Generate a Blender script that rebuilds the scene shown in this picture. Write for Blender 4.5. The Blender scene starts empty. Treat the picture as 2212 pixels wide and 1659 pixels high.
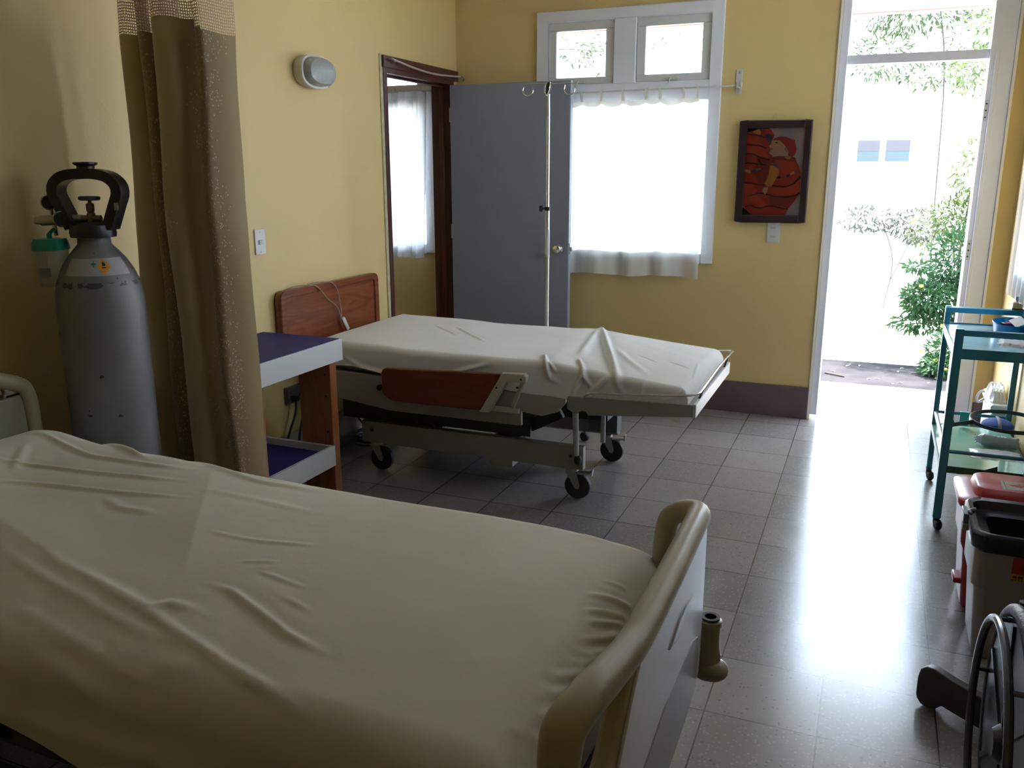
import bpy, bmesh, math, random
import numpy as np
from mathutils import Vector, Matrix, Euler

# ------------------------------------------------------------------ camera, light, exposure
SC = bpy.context.scene
COL = SC.collection
PI = math.pi

cam_data = bpy.data.cameras.new('camera')
cam_data.sensor_fit = 'HORIZONTAL'
cam_data.sensor_width = 36.0
cam_data.lens = 36.0 * 1857.97 / 2212.0
cam_data.clip_start = 0.05
cam_data.clip_end = 200
cam = bpy.data.objects.new('camera', cam_data)
COL.objects.link(cam)
_yaw, _pitch, _roll = 0.395961724, 0.24468, -0.001607
_f = Vector((-math.sin(_yaw) * math.cos(_pitch), math.cos(_yaw) * math.cos(_pitch), -math.sin(_pitch)))
_r = Vector((math.cos(_yaw), math.sin(_yaw), 0))
_u = _r.cross(_f)
_r2 = _r * math.cos(_roll) + _u * math.sin(_roll)
_u2 = -_r * math.sin(_roll) + _u * math.cos(_roll)
_m = Matrix((_r2, _u2, -_f)).transposed().to_4x4()
_m.translation = Vector((0, 0, 1.5))
cam.matrix_world = _m
SC.camera = cam

world = bpy.data.worlds.new('world')
SC.world = world
world.use_nodes = True
_bg = world.node_tree.nodes['Background']
_bg.inputs['Color'].default_value = (0.66, 0.81, 1.0, 1)
_bg.inputs['Strength'].default_value = 8.6

sun_data = bpy.data.lights.new('sun', 'SUN')
sun_data.energy = 26.0
sun_data.angle = math.radians(0.8)
sun_data.color = (1.0, 0.97, 0.94)
sun = bpy.data.objects.new('sun', sun_data)
COL.objects.link(sun)
# sun stands high over the garden, beyond the eave
_sd = Vector((0.22, 0.34, 0.93)).normalized()
sun.rotation_euler = _sd.to_track_quat('Z', 'Y').to_euler()

SC.view_settings.view_transform = 'Standard'
SC.view_settings.look = 'None'
SC.view_settings.gamma = 1.0
SC.view_settings.use_curve_mapping = False
SC.view_settings.exposure = 1.18
SC.cycles.use_denoising = True
SC.cycles.max_bounces = 10
SC.cycles.diffuse_bounces = 6
SC.cycles.glossy_bounces = 4
SC.cycles.transparent_max_bounces = 16
SC.cycles.transmission_bounces = 6
SC.cycles.sample_clamp_indirect = 8.0
SC.cycles.caustics_reflective = False
SC.cycles.caustics_refractive = False

# light portals: they only guide the sampling of the sky through the openings
def portal(name, x0, x1, z0, z1, y):
    d = bpy.data.lights.new(name, 'AREA')
    d.shape = 'RECTANGLE'
    d.size = x1 - x0
    d.size_y = z1 - z0
    d.cycles.is_portal = True
    o = bpy.data.objects.new(name, d)
    COL.objects.link(o)
    o.location = ((x0 + x1) / 2, y, (z0 + z1) / 2)
    o.rotation_euler = (-PI / 2, 0, 0)      # -Z looks to -Y (into the room)
    return o
def portal_x(name, y0, y1, z0, z1, x):
    o = portal(name, y0, y1, z0, z1, 0)
    o.location = (x, (y0 + y1) / 2, (z0 + z1) / 2)
    o.rotation_euler = (PI / 2, 0, PI / 2)     # -Z looks to -X
    return o
portal('door_portal', -0.25, 0.55, 0.0, 2.6, 5.52)
portal('window_portal', -2.02, -0.95, 0.95, 2.42, 5.52)

portal_x('side_window_portal', 3.78, 4.75, 1.03, 2.39, 0.79)
portal_x('added_window_portal', 2.38, 2.95, 1.03, 2.39, 0.79)  # portal of the added right-wall window

# ------------------------------------------------------------------ room numbers (metres)
XL, XR = -2.66, 0.683          # left and right wall
YB, YR = 5.417, -1.9           # window wall and the wall behind the camera
ZC = 2.85                      # ceiling
EZ = 0.1

# ------------------------------------------------------------------ materials
MATS = {}
def mat(name, col, rough=0.6, metal=0.0, spec=0.5, bump=0.0, bscale=60, var=0.0, vscale=4, coat=0.0):
    if name in MATS:
        return MATS[name]
    m = bpy.data.materials.new(name)
    m.use_nodes = True
    nt = m.node_tree
    b = nt.nodes['Principled BSDF']
    b.inputs['Base Color'].default_value = (*col, 1)
    b.inputs['Roughness'].default_value = rough
    b.inputs['Metallic'].default_value = metal
    b.inputs['Specular IOR Level'].default_value = spec
    b.inputs['Coat Weight'].default_value = coat
    tc = None
    if var > 0 or bump > 0:
        tc = nt.nodes.new('ShaderNodeTexCoord')
    if var > 0:
        n = nt.nodes.new('ShaderNodeTexNoise')
        n.inputs['Scale'].default_value = vscale
        n.inputs['Detail'].default_value = 4
        nt.links.new(tc.outputs['Object'], n.inputs['Vector'])
        r = nt.nodes.new('ShaderNodeMapRange')
        r.inputs['From Min'].default_value = 0.3
        r.inputs['From Max'].default_value = 0.7
        r.inputs['To Min'].default_value = 1 - var
        r.inputs['To Max'].default_value = 1 + var
        nt.links.new(n.outputs['Fac'], r.inputs['Value'])
        mx = nt.nodes.new('ShaderNodeVectorMath')
        mx.operation = 'SCALE'
        mx.inputs[0].default_value = col
        nt.links.new(r.outputs['Result'], mx.inputs['Scale'])
        nt.links.new(mx.outputs['Vector'], b.inputs['Base Color'])
    if bump > 0:
        n2 = nt.nodes.new('ShaderNodeTexNoise')
        n2.inputs['Scale'].default_value = bscale
        n2.inputs['Detail'].default_value = 3
        nt.links.new(tc.outputs['Object'], n2.inputs['Vector'])
        bp = nt.nodes.new('ShaderNodeBump')
        bp.inputs['Strength'].default_value = bump
        bp.inputs['Distance'].default_value = 0.01
        nt.links.new(n2.outputs['Fac'], bp.inputs['Height'])
        nt.links.new(bp.outputs['Normal'], b.inputs['Normal'])
    MATS[name] = m
    return m

class NT:
    """tiny helper to write node chains"""
    def __init__(s, name):
        s.m = bpy.data.materials.new(name); s.m.use_nodes = True
        s.nt = s.m.node_tree; s.b = s.nt.nodes['Principled BSDF']
        s.out = s.nt.nodes['Material Output']
        MATS[name] = s.m
    def n(s, t, **kw):
        nd = s.nt.nodes.new(t)
        for k, v in kw.items():
            setattr(nd, k, v)
        return nd
    def l(s, a, b):
        s.nt.links.new(a, b)
    def math(s, op, a, b=None, clamp=False):
        nd = s.n('ShaderNodeMath', operation=op, use_clamp=clamp)
        for i, v in enumerate((a, b)):
            if v is None: continue
            if isinstance(v, (int, float)): nd.inputs[i].default_value = v
            else: s.l(v, nd.inputs[i])
        return nd.outputs[0]
    def ramp(s, fac, stops, interp='LINEAR'):
        nd = s.n('ShaderNodeValToRGB')
        nd.color_ramp.interpolation = interp
        e = nd.color_ramp.elements
        e[0].position, e[0].color = stops[0][0], (*stops[0][1], 1)
        e[1].position, e[1].color = stops[1][0], (*stops[1][1], 1)
        for p, c in stops[2:]:
            x = e.new(p); x.color = (*c, 1)
        s.l(fac, nd.inputs['Fac'])
        return nd.outputs['Color']
    def mix(s, fac, a, b):
        nd = s.n('ShaderNodeMix', data_type='RGBA')
        for i, v in ((0, fac), (6, a), (7, b)):
            if isinstance(v, (int, float)): nd.inputs[i].default_value = v
            elif isinstance(v, tuple): nd.inputs[i].default_value = (*v, 1)
            else: s.l(v, nd.inputs[i])
        return nd.outputs[2]

def mat_floor():
    t = NT('terrazzo_floor')
    tc = t.n('ShaderNodeTexCoord')
    sp = t.n('ShaderNodeSeparateXYZ'); t.l(tc.outputs['Object'], sp.inputs[0])
    fx = t.math('DIVIDE', t.math('SUBTRACT', sp.outputs['X'], 0.280), 0.3033)
    fy = t.math('DIVIDE', t.math('SUBTRACT', sp.outputs['Y'], 3.113), 0.3045)
    def edge(v):
        fr = t.math('FRACT', v)
        return t.math('MINIMUM', fr, t.math('SUBTRACT', 1.0, fr))
    d = t.math('MINIMUM', edge(fx), edge(fy))
    line = t.math('LESS_THAN', d, 0.0068)
    cx = t.n('ShaderNodeCombineXYZ')
    t.l(t.math('FLOOR', fx), cx.inputs[0]); t.l(t.math('FLOOR', fy), cx.inputs[1])
    wn = t.n('ShaderNodeTexWhiteNoise'); t.l(cx.outputs[0], wn.inputs['Vector'])
    v1 = t.n('ShaderNodeTexVoronoi'); v1.inputs['Scale'].default_value = 88
    t.l(tc.outputs['Object'], v1.inputs['Vector'])
    chips = t.ramp(v1.outputs['Distance'], [(0.22, (1, 1, 1)), (0.42, (0, 0, 0))])
    sel = t.n('ShaderNodeSeparateColor'); t.l(v1.outputs['Color'], sel.inputs[0])
    chips2 = t.math('MULTIPLY', t.math('GREATER_THAN', sel.outputs[0], 0.45), chips)
    dark = t.math('MULTIPLY', t.math('LESS_THAN', sel.outputs[0], 0.12), chips)
    n1 = t.n('ShaderNodeTexNoise'); n1.inputs['Scale'].default_value = 3.0; n1.inputs['Detail'].default_value = 5
    t.l(tc.outputs['Object'], n1.inputs['Vector'])
    base = t.mix(n1.outputs['Fac'], (0.20, 0.186, 0.182), (0.265, 0.248, 0.243))
    tone = t.math('ADD', t.math('MULTIPLY', wn.outputs['Value'], 0.22), 0.89)
    sc = t.n('ShaderNodeVectorMath', operation='SCALE'); t.l(base, sc.inputs[0]); t.l(tone, sc.inputs['Scale'])
    c = t.mix(chips2, sc.outputs[0], (0.285, 0.27, 0.262))
    c = t.mix(dark, c, (0.165, 0.153, 0.15))
    c = t.mix(line, c, (0.03, 0.028, 0.026))
    t.l(c, t.b.inputs['Base Color'])
    n3 = t.n('ShaderNodeTexNoise'); n3.inputs['Scale'].default_value = 7; n3.inputs['Detail'].default_value = 6
    t.l(tc.outputs['Object'], n3.inputs['Vector'])
    rg = t.n('ShaderNodeMapRange'); rg.inputs['To Min'].default_value = 0.17; rg.inputs['To Max'].default_value = 0.27
    t.l(n3.outputs['Fac'], rg.inputs['Value'])
    t.l(rg.outputs[0], t.b.inputs['Roughness'])
    t.b.inputs['Specular IOR Level'].default_value = 0.95
    bp = t.n('ShaderNodeBump'); bp.inputs['Strength'].default_value = 0.12; bp.inputs['Distance'].default_value = 0.002
    n4 = t.n('ShaderNodeTexNoise'); n4.inputs['Scale'].default_value = 5
    t.l(tc.outputs['Object'], n4.inputs['Vector'])
    t.l(t.math('SUBTRACT', n4.outputs['Fac'], line), bp.inputs['Height'])
    t.l(bp.outputs['Normal'], t.b.inputs['Normal'])
    return t.m

def mat_wood(name, c1, c2, rough=0.35, scale=1.0, axis='X'):
    t = NT(name)
    tc = t.n('ShaderNodeTexCoord')
    mp = t.n('ShaderNodeMapping')
    mp.inputs['Scale'].default_value = {'X': (0.6, 5, 5), 'Y': (5, 0.6, 5), 'Z': (5, 5, 0.6)}[axis]
    t.l(tc.outputs['Object'], mp.inputs['Vector'])
    n1 = t.n('ShaderNodeTexNoise'); n1.inputs['Scale'].default_value = 2.2 * scale
    n1.inputs['Detail'].default_value = 6; n1.inputs['Distortion'].default_value = 0.8
    t.l(mp.outputs[0], n1.inputs['Vector'])
    w = t.math('SINE', t.math('MULTIPLY', n1.outputs['Fac'], 34.0))
    w2 = t.math('ADD', t.math('MULTIPLY', w, 0.32), t.math('MULTIPLY', n1.outputs['Fac'], 0.9), clamp=True)
    n2 = t.n('ShaderNodeTexNoise'); n2.inputs['Scale'].default_value = 30 * scale
    t.l(mp.outputs[0], n2.inputs['Vector'])
    f = t.math('ADD', t.math('MULTIPLY', w2, 0.7), t.math('MULTIPLY', n2.outputs['Fac'], 0.35), clamp=True)
    t.l(t.mix(f, c1, c2), t.b.inputs['Base Color'])
    t.b.inputs['Roughness'].default_value = rough
    return t.m

def mat_cloth(name, col, rough=0.9, weave=900, bump=0.15, translucent=0.0, tint_attr=False, wr=0.0):
    t = NT(name)
    tc = t.n('ShaderNodeTexCoord')
    n1 = t.n('ShaderNodeTexNoise'); n1.inputs['Scale'].default_value = 5; n1.inputs['Detail'].default_value = 5
    t.l(tc.outputs['Object'], n1.inputs['Vector'])
    c = t.mix(n1.outputs['Fac'], tuple(v * 0.93 for v in col), tuple(min(1, v * 1.05) for v in col))
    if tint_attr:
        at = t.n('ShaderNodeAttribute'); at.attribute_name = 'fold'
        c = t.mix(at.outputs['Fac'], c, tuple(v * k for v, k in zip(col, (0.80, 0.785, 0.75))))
    t.l(c, t.b.inputs['Base Color'])
    t.b.inputs['Roughness'].default_value = rough
    t.b.inputs['Specular IOR Level'].default_value = 0.15
    t.b.inputs['Sheen Weight'].default_value = 0.15
    bp = t.n('ShaderNodeBump'); bp.inputs['Strength'].default_value = bump; bp.inputs['Distance'].default_value = 0.004
    n2 = t.n('ShaderNodeTexNoise'); n2.inputs['Scale'].default_value = 38; n2.inputs['Detail'].default_value = 8
    t.l(tc.outputs['Object'], n2.inputs['Vector'])
    h = n2.outputs['Fac']
    if wr > 0:
        mp = t.n('ShaderNodeMapping'); mp.inputs['Scale'].default_value = (2.2, 9, 4); mp.inputs['Rotation'].default_value = (0, 0, -0.25)
        t.l(tc.outputs['Object'], mp.inputs['Vector'])
        n3 = t.n('ShaderNodeTexNoise'); n3.inputs['Scale'].default_value = 2.5; n3.inputs['Detail'].default_value = 4; n3.inputs['Distortion'].default_value = 0.6
        t.l(mp.outputs[0], n3.inputs['Vector'])
        h = t.math('ADD', t.math('MULTIPLY', n3.outputs['Fac'], wr), h)
    t.l(h, bp.inputs['Height']); t.l(bp.outputs['Normal'], t.b.inputs['Normal'])
    if translucent > 0:
        tr = t.n('ShaderNodeBsdfTranslucent'); tr.inputs['Color'].default_value = (*col, 1)
        ms = t.n('ShaderNodeMixShader'); ms.inputs[0].default_value = translucent
        t.l(t.b.outputs[0], ms.inputs[1]); t.l(tr.outputs[0], ms.inputs[2])
        t.l(ms.outputs[0], t.out.inputs['Surface'])
    return t.m

def mat_glass(name='window_glass', haze=0.0):
    t = NT(name)
    tr = t.n('ShaderNodeBsdfTransparent'); tr.inputs['Color'].default_value = (0.97, 0.98, 0.98, 1)
    gl = t.n('ShaderNodeBsdfGlossy'); gl.inputs['Roughness'].default_value = 0.02
    fr = t.n('ShaderNodeFresnel'); fr.inputs['IOR'].default_value = 1.45
    ms = t.n('ShaderNodeMixShader')
    t.l(fr.outputs[0], ms.inputs[0]); t.l(tr.outputs[0], ms.inputs[1]); t.l(gl.outputs[0], ms.inputs[2])
    t.l(ms.outputs[0], t.out.inputs['Surface'])
    return t.m

# ------------------------------------------------------------------ geometry builder
class MB:
    def __init__(s):
        s.bm = bmesh.new()
    def _add(s, vs, fs, mi=0, smooth=True):
        bv = [s.bm.verts.new(v) for v in vs]
        out = []
        for f in fs:
            try:
                nf = s.bm.faces.new([bv[i] for i in f])
                nf.material_index = mi; nf.smooth = smooth; out.append(nf)
            except ValueError:
                pass
        return out
    def box(s, x0, x1, y0, y1, z0, z1, mi=0):
        vs = [(x, y, z) for x in (x0, x1) for y in (y0, y1) for z in (z0, z1)]
        s._add(vs, [(0, 1, 3, 2), (4, 6, 7, 5), (0, 4, 5, 1), (2, 3, 7, 6), (0, 2, 6, 4), (1, 5, 7, 3)], mi)
        return s
    def obox(s, c, size, rot=(0, 0, 0), mi=0):
        M = Euler(rot).to_matrix(); c = Vector(c)
        hx, hy, hz = (v / 2 for v in size)
        vs = [c + M @ Vector((x, y, z)) for x in (-hx, hx) for y in (-hy, hy) for z in (-hz, hz)]
        s._add(vs, [(0, 1, 3, 2), (4, 6, 7, 5), (0, 4, 5, 1), (2, 3, 7, 6), (0, 2, 6, 4), (1, 5, 7, 3)], mi)
        return s
    def bar(s, a, b, w, h, up=(0, 0, 1), mi=0):
        a, b = Vector(a), Vector(b); d = (b - a).normalized(); up = Vector(up)
        sx = d.cross(up).normalized(); uz = sx.cross(d).normalized()
        vs = [p + sx * i * w / 2 + uz * j * h / 2 for p in (a, b) for i in (-1, 1) for j in (-1, 1)]
        s._add(vs, [(0, 1, 3, 2), (4, 6, 7, 5), (0, 4, 5, 1), (2, 3, 7, 6), (0, 2, 6, 4), (1, 5, 7, 3)], mi)
        return s
    def cyl(s, a, b, r0, r1=None, seg=24, mi=0, cap=True):
        r1 = r0 if r1 is None else r1
        a, b = Vector(a), Vector(b); d = (b - a).normalized()
        t = Vector((1, 0, 0)) if abs(d.x) < 0.9 else Vector((0, 1, 0))
        u = d.cross(t).normalized(); v = d.cross(u)
        vs = [p + (u * math.cos(2 * PI * k / seg) + v * math.sin(2 * PI * k / seg)) * r for p, r in ((a, r0), (b, r1)) for k in range(seg)]
        fs = [(k, (k + 1) % seg, seg + (k + 1) % seg, seg + k) for k in range(seg)]
        if cap: fs += [tuple(range(seg))[::-1], tuple(range(seg, 2 * seg))]
        s._add(vs, fs, mi)
        return s
    def lathe(s, prof, o=(0, 0, 0), axis=(0, 0, 1), seg=32, mi=0):
        """prof: list of (radius, height) along axis"""
        o = Vector(o); d = Vector(axis).normalized()
        t = Vector((1, 0, 0)) if abs(d.x) < 0.9 else Vector((0, 1, 0))
        u = d.cross(t).normalized(); v = d.cross(u)
        vs, fs = [], []
        for r, h in prof:
            for k in range(seg):
                a = 2 * PI * k / seg
                vs.append(o + d * h + (u * math.cos(a) + v * math.sin(a)) * max(r, 1e-5))
        for i in range(len(prof) - 1):
            for k in range(seg):
                fs.append((i * seg + k, i * seg + (k + 1) % seg, (i + 1) * seg + (k + 1) % seg, (i + 1) * seg + k))
        n = len(prof)
        if prof[0][0] > 1e-4: fs.append(tuple(range(seg))[::-1])
        if prof[-1][0] > 1e-4: fs.append(tuple(range((n - 1) * seg, n * seg)))
        s._add(vs, fs, mi)
        return s
    def tube(s, pts, r, seg=12, closed=False, smooth=6, mi=0, flat=None):
        P = [Vector(p) for p in pts]
        if smooth > 1: P = spline(P, smooth, closed)
        n = len(P); R = r if isinstance(r, (list, tuple)) else [r] * n
        if len(R) != n: R = list(np.interp(np.linspace(0, 1, n), np.linspace(0, 1, len(R)), R))
        vs, fs = [], []
        prev = None
        for i, p in enumerate(P):
            if closed: d = (P[(i + 1) % n] - P[i - 1]).normalized()
            else: d = (P[min(i + 1, n - 1)] - P[max(i - 1, 0)]).normalized()
            if prev is None:
                t = Vector((0, 0, 1)) if abs(d.z) < 0.9 else Vector((1, 0, 0))
                u = d.cross(t).normalized()
            else:
                u = (prev - d * prev.dot(d)).normalized()
            prev = u; v = d.cross(u)
            ru, rv = (R[i], R[i]) if flat is None else (R[i] * flat[0], R[i] * flat[1])
            for k in range(seg):
                a = 2 * PI * k / seg
                vs.append(p + u * math.cos(a) * ru + v * math.sin(a) * rv)
        m = n if closed else n - 1
        for i in range(m):
            j = (i + 1) % n
            for k in range(seg):
                fs.append((i * seg + k, i * seg + (k + 1) % seg, j * seg + (k + 1) % seg, j * seg + k))
        if not closed:
            fs += [tuple(range(seg))[::-1], tuple(range((n - 1) * seg, n * seg))]
        s._add(vs, fs, mi)
        return s
    def prism(s, poly, plane, d0, d1, mi=0):
        """poly: 2d outline; plane 'xy','xz','yz'; extruded along the third axis"""
        def P(a, b, c):
            return {'xy': (a, b, c), 'xz': (a, c, b), 'yz': (c, a, b)}[plane]
        n = len(poly)
        vs = [P(a, b, d0) for a, b in poly] + [P(a, b, d1) for a, b in poly]
        fs = [tuple(range(n)), tuple(range(n, 2 * n))[::-1]] + [(i, (i + 1) % n, n + (i + 1) % n, n + i) for i in range(n)]
        s._add(vs, fs, mi)
        return s
    def grid(s, nu, nv, fn, mi=0, closed_u=False):
        vs = [fn(i / (nu - 1) if not closed_u else i / nu, j / (nv - 1)) for i in range(nu) for j in range(nv)]
        fs = []
        for i in range(nu if closed_u else nu - 1):
            k = (i + 1) % nu
            for j in range(nv - 1):
                fs.append((i * nv + j, k * nv + j, k * nv + j + 1, i * nv + j + 1))
        s._add(vs, fs, mi)
        return s
    def ball(s, c, r, seg=16, rings=10, mi=0):
        rx, ry, rz = r if isinstance(r, (list, tuple)) else (r, r, r)
        c = Vector(c)
        prof = []
        vs, fs = [], []
        for i in range(rings + 1):
            th = PI * i / rings
            for k in range(seg):
                a = 2 * PI * k / seg
                vs.append(c + Vector((rx * math.sin(th) * math.cos(a), ry * math.sin(th) * math.sin(a), rz * math.cos(th))))
        for i in range(rings):
            for k in range(seg):
                fs.append((i * seg + k, (i + 1) * seg + k, (i + 1) * seg + (k + 1) % seg, i * seg + (k + 1) % seg))
        s._add(vs, fs, mi)
        return s

def spline(P, k=6, closed=False):
    out = []; n = len(P)
    m = n if closed else n - 1
    for i in range(m):
        p0 = P[(i - 1) % n] if closed or i > 0 else P[0] * 2 - P[1]
        p1 = P[i]; p2 = P[(i + 1) % n]
        p3 = P[(i + 2) % n] if closed or i + 2 < n else P[-1] * 2 - P[-2]
        for j in range(k):
            t = j / k
            out.append(0.5 * ((2 * p1) + (p2 - p0) * t + (2 * p0 - 5 * p1 + 4 * p2 - p3) * t * t + (3 * p1 - p0 - 3 * p2 + p3) * t ** 3))
    if not closed: out.append(P[-1].copy())
    return out

ROOTM = {}
def wm(o):
    M = Matrix.Identity(4)
    while o is not None:
        M = o.matrix_basis @ M
        o = o.parent
    return M

def obj(name, mb, material, parent=None, bevel=0.0, sharp=35, solid=0.0, subsurf=0, bseg=2, label=None):
    bmesh.ops.remove_doubles(mb.bm, verts=mb.bm.verts, dist=1e-6)
    bmesh.ops.recalc_face_normals(mb.bm, faces=mb.bm.faces)
    me = bpy.data.meshes.new(name)
    mb.bm.to_mesh(me); mb.bm.free()
    mats = material if isinstance(material, (list, tuple)) else [material]
    for m in mats: me.materials.append(m)
    if parent is not None:
        me.transform(wm(parent).inverted())
    me.set_sharp_from_angle(angle=math.radians(sharp))
    o = bpy.data.objects.new(name, me)
    COL.objects.link(o)
    if parent is not None: o.parent = parent
    if solid:
        md = o.modifiers.new('solid', 'SOLIDIFY'); md.thickness = solid; md.offset = 0
    if bevel > 0:
        md = o.modifiers.new('bevel', 'BEVEL'); md.width = bevel; md.segments = bseg
        md.limit_method = 'ANGLE'; md.angle_limit = math.radians(40)
    if subsurf:
        md = o.modifiers.new('sub', 'SUBSURF'); md.levels = subsurf; md.render_levels = subsurf
    if label: o['label'] = label
    return o

def split(o):
    """every loose piece of a mesh becomes an object of its own, with the same name and parent"""
    bm = bmesh.new(); bm.from_mesh(o.data); bm.verts.ensure_lookup_table()
    seen, groups = set(), []
    for v in bm.verts:
        if v.index in seen: continue
        st, g = [v], []
        seen.add(v.index)
        while st:
            q = st.pop(); g.append(q.index)
            for e in q.link_edges:
                w_ = e.other_vert(q)
                if w_.index not in seen: seen.add(w_.index); st.append(w_)
        groups.append(set(g))
    out = [o]
    for g in groups[1:]:
        b2 = bm.copy(); b2.verts.ensure_lookup_table()
        bmesh.ops.delete(b2, geom=[v for v in b2.verts if v.index not in g], context='VERTS')
        me = o.data.copy(); b2.to_mesh(me); b2.free()
        c = o.copy(); c.data = me; COL.objects.link(c); out.append(c)
    bmesh.ops.delete(bm, geom=[v for v in bm.verts if v.index not in groups[0]], context='VERTS')
    bm.to_mesh(o.data); bm.free()
    return out

def thing(name, label, cat, loc=(0, 0, 0), group=None):
    o = bpy.data.objects.new(name, None)
    o.empty_display_size = 0.1
    COL.objects.link(o); o.location = loc
    o['label'] = label; o['category'] = cat
    if group: o['group'] = group
    return o

def tag(o, label, cat, group=None, kind=None):
    o['label'] = label; o['category'] = cat
    if group: o['group'] = group
    if kind: o['kind'] = kind
    return o

def struct(name, mb, material, parent=None, **kw):
    o = obj(name, mb, material, parent, **kw)
    if parent is None: o['kind'] = 'structure'
    return o

def sroot(name, loc=(0, 0, 0)):
    o = bpy.data.objects.new(name, None); COL.objects.link(o); o.location = loc
    o['kind'] = 'structure'
    return o
# ------------------------------------------------------------------ the room
WALL = mat('yellow_wall_paint', (0.655, 0.49, 0.215), rough=0.55, bump=0.10, bscale=90, var=0.035, vscale=2.2)
WALL2 = mat('cream_outside_paint', (0.75, 0.70, 0.55), rough=0.8, var=0.04)
CEIL = mat('ceiling_paint', (0.78, 0.76, 0.70), rough=0.8, var=0.02)
BASEB = mat('dark_purple_tile', (0.13, 0.085, 0.092), rough=0.28, var=0.1)
WHITE_PAINT = mat('white_frame_paint', (0.72, 0.74, 0.78), rough=0.4, var=0.03)
GREY_FRAME = mat('grey_frame_paint', (0.62, 0.63, 0.62), rough=0.35, var=0.03)
REDWOOD = mat_wood('red_brown_door_wood', (0.05, 0.014, 0.012), (0.11, 0.03, 0.024), rough=0.35, axis='Z')
GLASS = mat_glass()
CHROME = mat('chrome', (0.75, 0.74, 0.72), rough=0.18, metal=1.0)
STEEL = mat('brushed_steel', (0.55, 0.54, 0.52), rough=0.32, metal=1.0)
BLACK = mat('black_plastic', (0.012, 0.012, 0.014), rough=0.4)
RUBBER = mat('black_rubber', (0.018, 0.018, 0.02), rough=0.6)

floor_m = mat_floor()
struct('floor', MB().box(-4.9, XR + 0.15, YR - 0.15, YB + 0.12, -0.12, 0.0), floor_m)
struct('ceiling', MB().box(-4.9, XR + 0.3, YR - 0.15, YB + 0.15, ZC, ZC + 0.12), CEIL)

# left wall with the doorway of the small next room (opening y 4.50..5.31, z 0..2.03)
WT = 0.13
w = MB()
w.box(XL - WT, XL, YR, 4.47, 0, ZC)
w.box(XL - WT, XL, 4.47, 5.345, 2.065, ZC)
w.box(XL - WT, XL, 5.345, YB, 0, ZC)
struct('wall_left', w, WALL)

# window wall: openings for next-room window, window, and the outer door
w = MB()
BT = 0.15
def wallseg(x0, x1, z0, z1): w.box(x0, x1, YB, YB + BT, z0, z1)
wallseg(-4.9, -4.02, 0, ZC)
wallseg(-4.02, -2.87, 0, 0.97); wallseg(-4.02, -2.87, 2.41, ZC)
wallseg(-2.87, -2.05, 0, ZC)
wallseg(-2.05, -0.955, 0, 0.97); wallseg(-2.05, -0.955, 2.41, ZC)
wallseg(-0.955, -0.275, 0, ZC)
wallseg(-0.275, 0.595, 2.62, ZC)
wallseg(0.595, 1.0, 0, ZC)
struct('wall_back', w, WALL)

# right wall with a curtained window next to the corner and an added, unseen one
w = MB()
w.box(XR, XR + 0.15, YR, 2.35, 0, ZC)
w.box(XR, XR + 0.15, 2.35, 2.98, 0, 1.0)
w.box(XR, XR + 0.15, 2.35, 2.98, 2.41, ZC)
w.box(XR, XR + 0.15, 2.98, 3.75, 0, ZC)
w.box(XR, XR + 0.15, 3.75, 4.78, 0, 1.0)
w.box(XR, XR + 0.15, 3.75, 4.78, 2.41, ZC)
w.box(XR, XR + 0.15, 4.78, YB, 0, ZC)
struct('wall_right', w, WALL)
struct('wall_rear', MB().box(XL - WT, XR + 0.15, YR - 0.15, YR, 0, ZC), WALL)
# walls of the small room behind the red-brown doorway
struct('wall_side_room', MB().box(-4.9, -4.78, 3.2, YB, 0, ZC).box(-4.78, XL - WT, 3.2, 3.32, 0, ZC), WALL)

# dark tiled skirting
b = MB(); b.box(-0.93, -0.292, YB - 0.014, YB, 0, 0.20); b.box(-2.66, -0.93, YB - 0.014, YB, 0, 0.20)
struct('baseboard_back', b, BASEB, bevel=0.003)
b = MB(); b.box(0.605, XR, YB - 0.014, YB, 0, 0.20)
struct('baseboard_corner', b, BASEB, bevel=0.003)
b = MB(); b.box(XL, XL + 0.014, YR, 4.44, 0, 0.20)
struct('baseboard_left', b, mat('white_tile_skirting', (0.30, 0.27, 0.25), rough=0.3, var=0.05), bevel=0.003)
b = MB(); b.box(XR - 0.014, XR, YR, YB - 0.014, 0, 0.20)
struct('baseboard_right', b, BASEB, bevel=0.003)

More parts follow.
